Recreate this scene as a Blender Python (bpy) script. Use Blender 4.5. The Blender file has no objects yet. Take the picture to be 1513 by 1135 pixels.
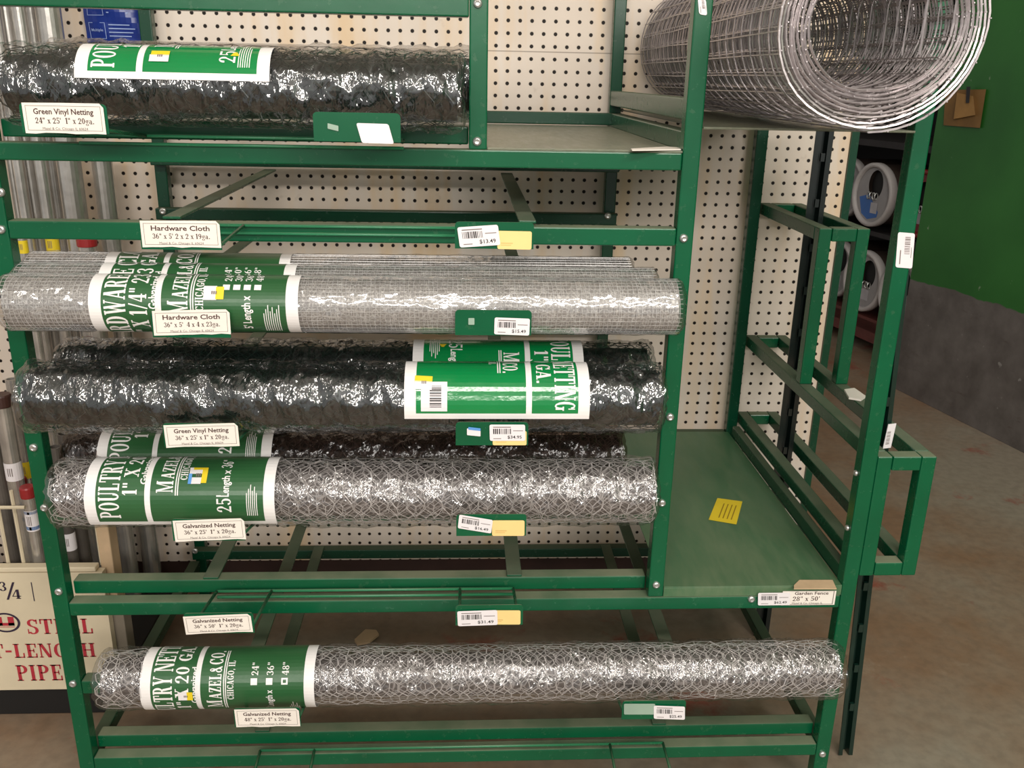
import bpy, math, random
from mathutils import Vector, Matrix
random.seed(7)
C = bpy.context.scene.collection
PI = math.pi
def R_(d): return d * PI / 180

# ------------------------------------------------------------------ camera
F_PX, YAW, PITCH, ROLL, ZC = 1327.5, -0.05692, 0.32843, 0.021074, 1.25
cy, sy, cp, sp, cr, sr = math.cos(YAW), math.sin(YAW), math.cos(PITCH), math.sin(PITCH), math.cos(ROLL), math.sin(ROLL)
r0 = Vector((cy, sy, 0)); f0 = Vector((-sy, cy, 0)); u0 = Vector((0, 0, 1))
FW = f0 * cp - u0 * sp; UP0 = u0 * cp + f0 * sp
RT = r0 * cr + UP0 * sr; UP = UP0 * cr - r0 * sr
CAM = Vector((0, 0, ZC))
def ray(px, py): return FW * F_PX + RT * (px - 756.5) - UP * (py - 567.5)
def at(px, py, Y):
    d = ray(px, py); return CAM + d * (Y / d.y)
def atz(px, py, z):
    d = ray(px, py); return CAM + d * ((z - ZC) / d.z)
def Z(z): return z + ZC
def px_of(p):
    d = Vector(p) - CAM; k = F_PX / d.dot(FW)
    return 756.5 + k * d.dot(RT), 567.5 - k * d.dot(UP)
cam = bpy.data.cameras.new('camera'); co = bpy.data.objects.new('camera', cam); C.objects.link(co)
M3 = Matrix((RT, UP, -FW)).transposed()
co.matrix_world = Matrix.Translation(CAM) @ M3.to_4x4()
cam.sensor_fit = 'HORIZONTAL'; cam.sensor_width = 36.0; cam.lens = 36.0 * F_PX / 1513.0
cam.clip_start = 0.02
bpy.context.scene.camera = co

# ------------------------------------------------------------------ materials
def newmat(name):
    m = bpy.data.materials.new(name); m.use_nodes = True
    nt = m.node_tree; b = nt.nodes['Principled BSDF']
    return m, nt, b
def N(nt, t, **kw):
    n = nt.nodes.new(t)
    for k, v in kw.items(): setattr(n, k, v)
    return n
def sock(nt, s, v):
    if isinstance(v, bpy.types.NodeSocket): nt.links.new(v, s)
    else: s.default_value = v
def math_(nt, op, a, b=0.0, c=None):
    n = N(nt, 'ShaderNodeMath', operation=op); sock(nt, n.inputs[0], a); sock(nt, n.inputs[1], b)
    if c is not None: sock(nt, n.inputs[2], c)
    return n.outputs[0]
def mixc(nt, f, a, b):
    n = N(nt, 'ShaderNodeMix', data_type='RGBA'); sock(nt, n.inputs[0], f)
    sock(nt, n.inputs[6], a if isinstance(a, bpy.types.NodeSocket) else (*a, 1)); sock(nt, n.inputs[7], b if isinstance(b, bpy.types.NodeSocket) else (*b, 1))
    return n.outputs[2]
def noise(nt, scale, detail=3, rough=.55, stretch=None, coord='Object', off=None):
    tc = N(nt, 'ShaderNodeTexCoord'); v = tc.outputs[coord]
    if stretch or off:
        mp = N(nt, 'ShaderNodeMapping'); nt.links.new(v, mp.inputs[0])
        if stretch: mp.inputs[3].default_value = stretch
        if off: mp.inputs[1].default_value = off
        v = mp.outputs[0]
    n = N(nt, 'ShaderNodeTexNoise'); nt.links.new(v, n.inputs['Vector'])
    n.inputs['Scale'].default_value = scale; n.inputs['Detail'].default_value = detail; n.inputs['Roughness'].default_value = rough
    return n.outputs[0]
def ramp(nt, v, lo, hi, a=0.0, b=1.0):
    n = N(nt, 'ShaderNodeMapRange'); sock(nt, n.inputs[0], v)
    for i, q in enumerate((lo, hi, a, b)): n.inputs[i + 1].default_value = q
    return n.outputs[0]
def bump(nt, b, h, strength=.3, dist=.002):
    n = N(nt, 'ShaderNodeBump'); n.inputs['Strength'].default_value = strength; n.inputs['Distance'].default_value = dist
    sock(nt, n.inputs['Height'], h); nt.links.new(n.outputs[0], b.inputs['Normal'])
def S(r, g, b):   # sRGB 0..255 -> linear
    return tuple(((c / 255) / 12.92 if c / 255 <= .04045 else ((c / 255 + .055) / 1.055) ** 2.4) for c in (r, g, b))
def simple(name, col, rough=.5, metal=0., var=.12, scale=14, spec=.5, bmp=0, bscale=80):
    m, nt, b = newmat(name)
    n = noise(nt, scale, 4)
    lo = tuple(c * (1 - var) for c in col); hi = tuple(min(1, c * (1 + var)) for c in col)
    nt.links.new(mixc(nt, ramp(nt, n, .3, .7), lo, hi), b.inputs['Base Color'])
    b.inputs['Roughness'].default_value = rough; b.inputs['Metallic'].default_value = metal
    b.inputs['Specular IOR Level'].default_value = spec
    if bmp: bump(nt, b, noise(nt, bscale, 4), bmp)
    return m
def green_paint(name, col=S(0, 85, 52), dust=S(124, 128, 104), amt=1.0):
    m, nt, b = newmat(name)
    g = N(nt, 'ShaderNodeNewGeometry'); sx = N(nt, 'ShaderNodeSeparateXYZ'); nt.links.new(g.outputs['Normal'], sx.inputs[0])
    up = ramp(nt, sx.outputs[2], .75, .98)
    n = noise(nt, 9, 5, .6); n2 = noise(nt, 60, 4, .6)
    f = math_(nt, 'MULTIPLY', up, ramp(nt, n, .32, .62, .45, .95))
    f = math_(nt, 'MAXIMUM', f, math_(nt, 'MULTIPLY', ramp(nt, n2, .60, .80), .16))
    f = math_(nt, 'MULTIPLY', f, amt)
    base = mixc(nt, ramp(nt, n, .3, .7), tuple(c * .88 for c in col), tuple(c * 1.1 for c in col))
    nt.links.new(mixc(nt, f, base, dust), b.inputs['Base Color'])
    nt.links.new(ramp(nt, f, 0, .7, .26, .75), b.inputs['Roughness'])
    bump(nt, b, noise(nt, 35, 2), .12, .001)
    return m
GREEN = green_paint('green_enamel')
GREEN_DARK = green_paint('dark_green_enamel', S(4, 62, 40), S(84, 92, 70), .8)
GREEN_ROD = green_paint('brightened_green_rod', S(44, 118, 80), S(124, 128, 104), .8)  # rack green brightened in colour so the shaded rods look lit
GREEN_ARM = green_paint('dusty_green_bar', S(20, 80, 52), S(104, 110, 90), 1.0)
def dusty_plate(name, green, dust, lo, hi):
    m, nt, b = newmat(name)
    n = noise(nt, 4, 6, .65, (1, .35, 1)); n2 = noise(nt, 26, 5, .7, (3, .5, 1))
    f = math_(nt, 'ADD', math_(nt, 'MULTIPLY', n, .7), math_(nt, 'MULTIPLY', n2, .3))
    nt.links.new(mixc(nt, ramp(nt, f, lo, hi), green, dust), b.inputs['Base Color'])
    nt.links.new(ramp(nt, n2, .3, .7, .28, .5), b.inputs['Roughness'])
    return m
PLATE_LOW = dusty_plate('scuffed_green_sheet', S(42, 96, 62), S(104, 122, 92), .36, .66)
PLATE_UP = dusty_plate('dusty_sheet_steel', S(92, 100, 82), S(132, 132, 112), .35, .6)
STEEL = simple('zinc_bolt', S(205, 205, 202), .3, .8, .08)
STEEL_DULL = simple('galvanized_pipe', S(200, 196, 190), .27, .75, .22, 22, bmp=.15, bscale=60)
PIPE_DARK = simple('dark_steel_pipe', S(100, 94, 88), .45, .3, .2, 22)
WHITE = simple('white_card', S(236, 228, 218), .5, 0, .03)
WHITE_STK = simple('white_sticker', S(232, 226, 228), .4, 0, .03)
YELLOW_STK = simple('faded_yellow_sticker', S(240, 208, 138), .5, 0, .05)
YELLOW = simple('bright_yellow_sticker', S(232, 204, 40), .45, 0, .05)
BLUE_STK = simple('blue_sticker', S(90, 150, 215), .45, 0, .05)
CLEAR_STK = simple('grey_green_tape', S(150, 172, 156), .3, 0, .1)
INK = simple('black_ink', S(30, 26, 26), .6, 0, .02)
INK_BROWN = simple('brown_ink', S(70, 42, 36), .6, 0, .02)
INK_GREY = simple('grey_ink', S(120, 108, 104), .6, 0, .02)
RED_INK = simple('red_ink', S(176, 44, 58), .6, 0, .05)
NAVY_INK = simple('navy_ink', S(46, 34, 56), .6, 0, .05)
LABEL_G = simple('label_dark_green', S(46, 92, 54), .3, 0, .06, bmp=.25, bscale=26)
LABEL_V = simple('label_bright_green', S(14, 128, 66), .16, 0, .05, spec=.8, bmp=.5, bscale=34)
LABEL_W = simple('label_white', S(238, 234, 232), .4, 0, .03)
BLACK = simple('matte_black', S(16, 14, 13), .7, 0, .2)
RED = simple('red_plastic', S(150, 36, 38), .4, 0, .1)
WOOD = simple('raw_pine', S(200, 172, 138), .6, 0, .12, 20)
CREAM = simple('cream_painted_metal', S(214, 200, 172), .45, 0, .08, 10)
GREYWOOD = simple('grey_timber', S(132, 122, 108), .7, 0, .15, 12)

# pegboard: real hole grid in board coordinates
def pegboard():
    m, nt, b = newmat('pegboard')
    tc = N(nt, 'ShaderNodeTexCoord'); sx = N(nt, 'ShaderNodeSeparateXYZ'); nt.links.new(tc.outputs['Object'], sx.inputs[0])
    P = .0254
    fx = math_(nt, 'SUBTRACT', math_(nt, 'FRACT', math_(nt, 'DIVIDE', math_(nt, 'SUBTRACT', sx.outputs[0], .0165 - P / 2 - 40 * P), P)), .5)
    fz = math_(nt, 'SUBTRACT', math_(nt, 'FRACT', math_(nt, 'DIVIDE', math_(nt, 'SUBTRACT', sx.outputs[2], Z(.0136) - P / 2 - 80 * P), P)), .5)
    d = math_(nt, 'SQRT', math_(nt, 'ADD', math_(nt, 'POWER', fx, 2.0), math_(nt, 'POWER', fz, 2.0)))
    hole = ramp(nt, d, .135, .175, 1, 0)
    n = noise(nt, 1.6, 4, .6); n2 = noise(nt, 2.2, 4, .6, (3.5, 1, .5), off=(3, 0, 0)); n3 = noise(nt, 30, 4, .6)
    base = mixc(nt, ramp(nt, n, .35, .65), S(212, 196, 180), S(228, 216, 204))
    base = mixc(nt, ramp(nt, n2, .50, .64, 0, .9), base, S(224, 196, 160))
    base = mixc(nt, ramp(nt, n3, .66, .78, 0, .25), base, S(150, 120, 96))
    seam = math_(nt, 'MULTIPLY', ramp(nt, math_(nt, 'ABSOLUTE', math_(nt, 'SUBTRACT', sx.outputs[2], Z(.054))), .0007, .0016, 1, 0), .6)
    base = mixc(nt, seam, base, S(110, 96, 84))
    nt.links.new(mixc(nt, hole, base, S(26, 18, 14)), b.inputs['Base Color'])
    b.inputs['Roughness'].default_value = .55; b.inputs['Specular IOR Level'].default_value = .25
    bump(nt, b, math_(nt, 'SUBTRACT', 1.0, hole), .5, .002)
    return m
PEG = pegboard()
def floor_mat():
    m, nt, b = newmat('worn_concrete')
    n = noise(nt, 1.3, 6, .62); n2 = noise(nt, 5, 6, .7, off=(4, 2, 0)); n3 = noise(nt, 40, 4)
    base = mixc(nt, ramp(nt, n, .38, .6), S(142, 132, 116), S(132, 104, 80))
    base = mixc(nt, ramp(nt, noise(nt, 2.6, 7, .65, off=(1.7, .4, 0)), .60, .66, 0, .8), base, S(138, 66, 50))
    base = mixc(nt, ramp(nt, n2, .62, .75, 0, .6), base, S(164, 148, 128))
    base = mixc(nt, ramp(nt, n3, .35, .6, .22, 0), base, S(70, 60, 52))
    nt.links.new(base, b.inputs['Base Color']); b.inputs['Roughness'].default_value = .5
    bump(nt, b, n3, .15, .002)
    return m
FLOOR = floor_mat()
def wall_paint():
    m, nt, b = newmat('two_tone_wall_paint')
    tc = N(nt, 'ShaderNodeTexCoord'); sx = N(nt, 'ShaderNodeSeparateXYZ'); nt.links.new(tc.outputs['Object'], sx.inputs[0])
    n = noise(nt, 1.5, 5); n2 = noise(nt, 9, 6, .6); n3 = noise(nt, 30, 3)
    g = mixc(nt, ramp(nt, n, .35, .65), S(26, 88, 26), S(44, 110, 40))
    g = mixc(nt, ramp(nt, n3, .72, .78, 0, .6), g, S(150, 160, 140))
    k = mixc(nt, ramp(nt, n2, .35, .65), S(82, 76, 72), S(104, 98, 94))
    k = mixc(nt, ramp(nt, noise(nt, 6, 6, .7, (1, 1, 4)), .60, .72, 0, .6), k, S(62, 46, 36))
    k = mixc(nt, ramp(nt, n3, .70, .76, 0, .5), k, S(160, 158, 154))
    h = math_(nt, 'ADD', sx.outputs[2], math_(nt, 'MULTIPLY', math_(nt, 'SUBTRACT', n2, .5), .05))
    e = ramp(nt, h, Z(-.762), Z(-.758))
    nt.links.new(mixc(nt, e, k, g), b.inputs['Base Color']); b.inputs['Roughness'].default_value = .5
    bump(nt, b, n2, .2, .004)
    return m
WALLP = wall_paint()
DARKWALL = simple('dark_wall', S(52, 46, 42), .8, 0, .3, 2)
KICK = simple('dark_red_base_board', S(60, 38, 32), .7, 0, .25, 8)
CEIL = simple('ceiling_paint', S(190, 186, 178), .8, 0, .05, 3)
def wire_mat(name, c, rough, metal):
    return simple(name, c, rough, metal, .25, 60, bmp=0)
ZINC = wire_mat('zinc_wire', S(222, 216, 214), .36, .3)
ZINC_B = wire_mat('bright_zinc_wire', S(236, 230, 230), .36, .25)
ZINC_F = wire_mat('fence_zinc_wire', S(178, 170, 171), .32, .65)
VINYL = wire_mat('green_vinyl_wire', S(30, 44, 40), .35, 0)
def core_mat(name, a, b_, scale):
    m, nt, b = newmat(name)
    v = N(nt, 'ShaderNodeTexVoronoi', feature='DISTANCE_TO_EDGE'); tc = N(nt, 'ShaderNodeTexCoord'); nt.links.new(tc.outputs['Object'], v.inputs['Vector'])
    v.inputs['Scale'].default_value = scale
    f = math_(nt, 'MAXIMUM', ramp(nt, v.outputs['Distance'], .02, .10, 1, 0), ramp(nt, noise(nt, scale * 1.5, 4), .5, .8, 0, .7))
    nt.links.new(mixc(nt, f, a, b_), b.inputs['Base Color'])
    b.inputs['Roughness'].default_value = .5; b.inputs['Metallic'].default_value = .2
    return m
CORE_G = core_mat('packed_zinc_layers', S(92, 86, 84), S(166, 160, 158), 80)
CORE_V = core_mat('packed_vinyl_layers', S(12, 16, 15), S(38, 48, 44), 62)
CORE_H = core_mat('packed_cloth_layers', S(150, 146, 142), S(205, 202, 198), 160)
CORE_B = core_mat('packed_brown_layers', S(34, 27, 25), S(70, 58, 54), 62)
def film(name, fac, stretch, scale, dist, rough=.07, tint=(1, 1, 1), cell=38.):
    m = bpy.data.materials.new(name); m.use_nodes = True; nt = m.node_tree; nt.nodes.clear()
    out = N(nt, 'ShaderNodeOutputMaterial'); mx = N(nt, 'ShaderNodeMixShader')
    tr = N(nt, 'ShaderNodeBsdfTransparent'); tr.inputs[0].default_value = (*tint, 1)
    tc = N(nt, 'ShaderNodeTexCoord'); v = N(nt, 'ShaderNodeTexVoronoi', feature='SMOOTH_F1'); nt.links.new(tc.outputs['Object'], v.inputs['Vector'])
    v.inputs['Scale'].default_value = cell; v.inputs['Smoothness'].default_value = .35
    h = math_(nt, 'ADD', math_(nt, 'MULTIPLY', v.outputs['Distance'], .55), math_(nt, 'MULTIPLY', noise(nt, scale, 2.5, .5, stretch), .9))
    gl = []
    for r, st, col in ((rough, 1.0, .95), (.30, .55, .26)):
        g = N(nt, 'ShaderNodeBsdfGlossy'); g.inputs['Roughness'].default_value = r; g.inputs[0].default_value = (col, col, col * 1.02, 1)
        bp = N(nt, 'ShaderNodeBump'); bp.inputs['Strength'].default_value = st; bp.inputs['Distance'].default_value = dist
        nt.links.new(h, bp.inputs['Height']); nt.links.new(bp.outputs[0], g.inputs['Normal']); gl.append(g)
    gm = N(nt, 'ShaderNodeMixShader'); gm.inputs[0].default_value = .45
    nt.links.new(gl[0].outputs[0], gm.inputs[1]); nt.links.new(gl[1].outputs[0], gm.inputs[2])
    lw = N(nt, 'ShaderNodeLayerWeight'); lw.inputs[0].default_value = .25
    f = ramp(nt, lw.outputs['Facing'], 0, 1, fac, min(.75, fac * 2.6))
    nt.links.new(f, mx.inputs[0]); nt.links.new(tr.outputs[0], mx.inputs[1]); nt.links.new(gm.outputs[0], mx.inputs[2])
    nt.links.new(mx.outputs[0], out.inputs[0]); return m
FILM_V = film('shrink_wrap_on_vinyl', .19, (2.0, .8, .8), 44, .0085, .05)
FILM_G = film('shrink_wrap_on_zinc', .16, (1.5, 1, 1), 60, .007, .07)
FILM_H = film('shrink_wrap_on_cloth', .18, (.8, 1, 1), 40, .006, .08, cell=14.)
FILM_B = film('brown_shrink_wrap', .08, (1.6, 1, 1), 40, .012, .2, (.75, .68, .64))  # wrap tinted brown, with weaker gloss

# ------------------------------------------------------------------ mesh builder
class MB:
    def __init__(s): s.v = []; s.f = []; s.m = []
    def poly(s, pts, mi=0):
        i = len(s.v); s.v += [tuple(p) for p in pts]; s.f.append(tuple(range(i, i + len(pts)))); s.m.append(mi)
    def box(s, x0, x1, y0, y1, z0, z1, mi=0):
        i = len(s.v)
        s.v += [(x, y, z) for z in (z0, z1) for y in (y0, y1) for x in (x0, x1)]
        for q in ((0, 2, 3, 1), (4, 5, 7, 6), (0, 1, 5, 4), (2, 6, 7, 3), (0, 4, 6, 2), (1, 3, 7, 5)):
            s.f.append(tuple(i + k for k in q)); s.m.append(mi)
    def obox(s, c, ax, ay, az, hx, hy, hz, mi=0):
        i = len(s.v); c = Vector(c)
        s.v += [tuple(c + ax * (hx * a) + ay * (hy * b) + az * (hz * d)) for d in (-1, 1) for b in (-1, 1) for a in (-1, 1)]
        for q in ((0, 2, 3, 1), (4, 5, 7, 6), (0, 1, 5, 4), (2, 6, 7, 3), (0, 4, 6, 2), (1, 3, 7, 5)):
            s.f.append(tuple(i + k for k in q)); s.m.append(mi)
    def tube(s, pts, r, n=6, mi=0, caps=True, closed=False):
        pts = [Vector(p) for p in pts]; L = len(pts); rings = []
        up = None
        for k in range(L):
            a = pts[(k - 1) % L] if (closed or k > 0) else pts[k]; b = pts[(k + 1) % L] if (closed or k < L - 1) else pts[k]
            t = (b - a).normalized()
            if up is None: up = t.orthogonal().normalized()
            up = (up - t * up.dot(t)); up = up.normalized() if up.length > 1e-6 else t.orthogonal().normalized()
            w = t.cross(up); i = len(s.v); rr = r[k] if isinstance(r, (list, tuple)) else r
            s.v += [tuple(pts[k] + (up * math.cos(2 * PI * j / n) + w * math.sin(2 * PI * j / n)) * rr) for j in range(n)]
            rings.append(i)
        for k in range(L if closed else L - 1):
            a, b = rings[k], rings[(k + 1) % L]
            for j in range(n):
                s.f.append((a + j, a + (j + 1) % n, b + (j + 1) % n, b + j)); s.m.append(mi)
        if caps and not closed:
            s.f.append(tuple(rings[0] + j for j in reversed(range(n)))); s.m.append(mi)
            s.f.append(tuple(rings[-1] + j for j in range(n))); s.m.append(mi)
    def seg(s, a, b, r, mi=0, n=3):
        a = Vector(a); b = Vector(b); t = b - a
        if t.length < 1e-7: return
        t.normalize(); u = t.orthogonal().normalized(); w = t.cross(u); i = len(s.v)
        for p in (a, b):
            s.v += [tuple(p + (u * math.cos(2 * PI * j / n) + w * math.sin(2 * PI * j / n)) * r) for j in range(n)]
        for j in range(n):
            s.f.append((i + j, i + (j + 1) % n, i + n + (j + 1) % n, i + n + j)); s.m.append(mi)
    def lathe(s, prof, c, ax, n=24, mi=0):     # prof: (radius, height along ax)
        ax = Vector(ax).normalized(); u = ax.orthogonal().normalized(); w = ax.cross(u); c = Vector(c); rings = []
        for r, h in prof:
            i = len(s.v); rings.append(i)
            s.v += [tuple(c + ax * h + (u * math.cos(2 * PI * j / n) + w * math.sin(2 * PI * j / n)) * r) for j in range(n)]
        for a, b in zip(rings, rings[1:]):
            for j in range(n):
                s.f.append((a + j, a + (j + 1) % n, b + (j + 1) % n, b + j)); s.m.append(mi)
    def map2d(s, polys, fn, mi=0):
        for p in polys: s.poly([fn(x, y) for x, y in p], mi)
    def build(s, name, mats, parent=None, smooth=False, bevel=0, local=False, label=None):
        if not isinstance(mats, (list, tuple)): mats = [mats]
        off = Vector((0, 0, 0))
        if parent is not None and not local:
            off = Vector(parent.location)
            if parent.parent: off += Vector(parent.parent.location)
        me = bpy.data.meshes.new(name)
        me.from_pydata([(x - off.x, y - off.y, z - off.z) for x, y, z in s.v], [], s.f)
        for m in mats: me.materials.append(m)
        if len(mats) > 1: me.polygons.foreach_set('material_index', s.m)
        if smooth: me.polygons.foreach_set('use_smooth', [True] * len(me.polygons))
        me.update()
        o = bpy.data.objects.new(name, me); C.objects.link(o)
        if parent is not None: o.parent = parent
        if bevel:
            bv = o.modifiers.new('bevel', 'BEVEL'); bv.width = bevel; bv.segments = 2; bv.limit_method = 'ANGLE'
        if label: o['label'] = label
        return o
def thing(name, label, cat, loc=(0, 0, 0), rot=(0, 0, 0), group=None):
    o = bpy.data.objects.new(name, None); C.objects.link(o); o.location = loc; o.rotation_euler = rot
    o.empty_display_size = .05
    o['label'] = label; o['category'] = cat
    if group: o['group'] = group
    return o
def tag(o, label, cat, group=None):
    o['label'] = label; o['category'] = cat
    if group: o['group'] = group
    return o
def struct(o): o['kind'] = 'structure'; return o
def dup(root, label, loc, rot=None, only=None):
    r = root.copy(); C.objects.link(r); r.location = loc; r['label'] = label
    if rot: r.rotation_euler = rot
    for ch in list(root.children):
        if only and ch.name.split('.')[0] not in only: continue
        c = ch.copy(); C.objects.link(c); c.parent = r
        for g in list(ch.children):
            d = g.copy(); C.objects.link(d); d.parent = c
    return r

# ------------------------------------------------------------------ lettering
_bf = {}
def bfont(txt, bold=0.0):
    k = (txt, bold)
    if k in _bf: return _bf[k]
    cu = bpy.data.curves.new('t', 'FONT'); cu.body = txt; cu.size = 1; cu.offset = bold; cu.resolution_u = 2
    o = bpy.data.objects.new('t', cu); C.objects.link(o)
    dg = bpy.context.evaluated_depsgraph_get(); me = bpy.data.meshes.new_from_object(o.evaluated_get(dg))
    ps = [[(me.vertices[i].co.x, me.vertices[i].co.y) for i in p.vertices] for p in me.polygons]
    bpy.data.objects.remove(o); bpy.data.curves.remove(cu); bpy.data.meshes.remove(me)
    xs = [q[0] for p in ps for q in p]; x0, x1 = min(xs), max(xs)
    ps = [[((x - x0), y / .73) for x, y in p] for p in ps]       # cap height = 1
    _bf[k] = (ps, x1 - x0); return _bf[k]
def SG():
    T, H, SV, SE = .19, .075, .07, .075
    def rect(x0, y0, x1, y1): return [(x0, y0), (x1, y0), (x1, y1), (x0, y1)]
    def stem(x, y0=0, y1=1, t=T, top=1, bot=1):
        r = [rect(x, y0, x + t, y1)]
        if bot: r.append(rect(x - SE, y0, x + t + SE, y0 + SV))
        if top: r.append(rect(x - SE, y1 - SV, x + t + SE, y1))
        return r
    def arc(cx, cy, rx, ry, a0, a1, tx=T, ty=H, n=10):
        r = []
        for i in range(n):
            a = R_(a0 + (a1 - a0) * i / n); b = R_(a0 + (a1 - a0) * (i + 1) / n)
            r.append([(cx + rx * math.cos(a), cy + ry * math.sin(a)), (cx + rx * math.cos(b), cy + ry * math.sin(b)),
                      (cx + (rx - tx) * math.cos(b), cy + (ry - ty) * math.sin(b)), (cx + (rx - tx) * math.cos(a), cy + (ry - ty) * math.sin(a))])
        return r
    def diag(x0, y0, x1, y1, t): return [[(x0, y0), (x0 + t, y0), (x1 + t, y1), (x1, y1)]]
    G = {}
    G['A'] = (diag(.06, 0, .32, 1, .09) + diag(.5, 0, .28, 1, .2) + [rect(.16, .27, .56, .34), rect(0, 0, .24, SV), rect(.43, 0, .78, SV)], .78)
    G['C'] = (arc(.38, .5, .34, .5, 40, 320) + [rect(.58, .66, .66, .98), rect(.58, .04, .64, .3)], .72)
    G['D'] = (stem(.1) + arc(.29, .5, .4, .5, -90, 90) + [rect(.2, 0, .32, H), rect(.2, 1 - H, .32, 1)], .76)
    G['E'] = (stem(.1) + [rect(.1, 0, .62, H), rect(.1, 1 - H, .6, 1), rect(.2, .47, .48, .54), rect(.55, 0, .63, .3), rect(.54, .72, .61, 1), rect(.43, .37, .49, .64)], .68)
    G['G'] = (arc(.38, .5, .34, .5, 40, 330) + [rect(.58, .66, .66, .98), rect(.5, .05, .68, .42), rect(.42, .38, .76, .45)], .78)
    G['H'] = (stem(.1) + stem(.55) + [rect(.2, .47, .6, .54)], .84)
    G['I'] = (stem(.1), .4)
    G['L'] = (stem(.1) + [rect(.1, 0, .6, H), rect(.53, 0, .61, .34)], .66)
    G['M'] = (stem(.1, t=.08, top=0) + stem(.74, top=0) + diag(.42, 0, .1, 1, .14) + diag(.4, 0, .74, 1, .07) + [rect(.0, 1 - SV, .26, 1), rect(.74, 1 - SV, 1.0, 1)], 1.03)
    G['N'] = (stem(.1, t=.08, top=0) + stem(.62, t=.08, bot=0) + diag(.52, 0, .08, 1, .19) + [rect(.0, 1 - SV, .26, 1)], .8)
    G['O'] = (arc(.38, .5, .35, .5, 0, 360, n=20), .76)
    G['P'] = (stem(.1) + arc(.34, .73, .32, .27, -90, 90) + [rect(.2, .46, .36, .46 + H), rect(.2, 1 - H, .36, 1)], .7)
    G['R'] = (stem(.1) + arc(.34, .74, .3, .26, -90, 90) + [rect(.2, .48, .36, .48 + H), rect(.2, 1 - H, .36, 1), rect(.5, 0, .76, SV)] + diag(.5, 0, .34, .5, .19), .78)
    G['S'] = (arc(.35, .74, .29, .26, 30, 270, .17, H) + arc(.33, .26, .3, .27, -150, 90, .17, H) + [rect(.53, .68, .6, .98), rect(.05, .02, .11, .34)], .68)
    G['T'] = (stem(.26, top=0) + [rect(.02, 1 - H, .69, 1), rect(.02, .68, .1, 1), rect(.61, .68, .69, 1)], .72)
    G['U'] = (stem(.1, .3, 1, bot=0) + stem(.6, .3, 1, t=.08, bot=0) + arc(.39, .3, .29, .3, 180, 360, .17, H), .78)
    G['V'] = (diag(.3, 0, .06, 1, .19) + diag(.34, 0, .62, 1, .07) + [rect(0, 1 - SV, .34, 1), rect(.52, 1 - SV, .78, 1)], .78)
    G['W'] = (diag(.26, 0, .06, 1, .17) + diag(.3, 0, .5, 1, .07) + diag(.62, 0, .42, 1, .17) + diag(.66, 0, .9, 1, .07) + [rect(0, 1 - SV, .3, 1), rect(.8, 1 - SV, 1.04, 1)], 1.04)
    G['X'] = (diag(.5, 0, .08, 1, .2) + diag(.08, 0, .56, 1, .07) + [rect(0, 0, .26, SV), rect(.42, 0, .76, SV), rect(0, 1 - SV, .34, 1), rect(.48, 1 - SV, .74, 1)], .76)
    G['Y'] = (stem(.28, 0, .45, top=0) + diag(.28, .42, .06, 1, .19) + diag(.4, .42, .62, 1, .07) + [rect(0, 1 - SV, .32, 1), rect(.54, 1 - SV, .78, 1)], .76)
    G['Z'] = (diag(.04, 0, .42, 1, .2) + [rect(.04, 0, .62, H), rect(.06, 1 - H, .62, 1), rect(.55, 0, .62, .32), rect(.06, .68, .13, 1)], .66)
    G['1'] = (stem(.16, top=0) + diag(.02, .78, .16, 1, .08), .48)
    G['2'] = (arc(.3, .7, .27, .3, -30, 190, .17, H) + diag(.03, 0, .42, .62, .12) + [rect(.03, 0, .58, .13)], .62)
    G['3'] = (arc(.28, .75, .26, .25, -90, 170, .16, H) + arc(.28, .27, .29, .27, -170, 90, .17, H), .62)
    G['4'] = (stem(.34, top=0) + diag(.0, .26, .34, 1, .07) + [rect(.02, .24, .64, .32)], .66)
    G['5'] = (arc(.28, .32, .29, .33, -160, 130, .17, H) + [rect(.1, .5, .17, 1), rect(.1, .87, .54, 1)], .62)
    G['6'] = (arc(.31, .31, .28, .31, 0, 360, .16, H, 16) + arc(.45, .42, .42, .58, 95, 185, .16, H), .64)
    G['8'] = (arc(.31, .75, .25, .25, 0, 360, .14, H, 16) + arc(.31, .27, .29, .27, 0, 360, .16, H, 16), .64)
    G['9'] = (arc(.31, .69, .28, .31, 0, 360, .16, H, 16) + arc(.17, .58, .42, .58, -85, 5, .16, H), .64)
    G['0'] = (arc(.31, .5, .28, .5, 0, 360, .17, H, 18), .64)
    G['&'] = (arc(.33, .76, .2, .24, 0, 360, .11, H, 14) + arc(.3, .25, .28, .26, 20, 360, .16, H) + diag(.62, 0, .16, .8, .18), .84)
    G['.'] = ([rect(.05, 0, .22, .17)], .28); G[','] = ([rect(.05, 0, .2, .16), [(.12, 0), (.2, 0), (.1, -.16), (.04, -.16)]], .26)
    G["'"] = ([rect(.05, .68, .17, 1)], .24); G['"'] = ([rect(.05, .68, .17, 1), rect(.26, .68, .38, 1)], .46)
    G['-'] = ([rect(.04, .4, .38, .54)], .44); G['/'] = (diag(.0, -.05, .36, 1.02, .1), .5); G[' '] = ([], .3)
    G['x'] = (diag(.36, 0, .06, .66, .17) + diag(.06, 0, .42, .66, .06) + [rect(0, 0, .2, .06), rect(.3, 0, .58, .06), rect(0, .6, .26, .66), rect(.36, .6, .56, .66)], .6)
    G['g'] = (arc(.28, .42, .24, .24, 0, 360, .14, .06, 14) + arc(.3, -.12, .27, .18, 0, 360, .1, .06, 14) + [rect(.42, .58, .6, .66)], .62)
    G['a'] = (arc(.26, .2, .24, .2, 60, 330, .15, .06) + stem(.36, 0, .5, .14, top=0) + arc(.28, .46, .22, .2, 0, 170, .14, .06), .62)
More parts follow.
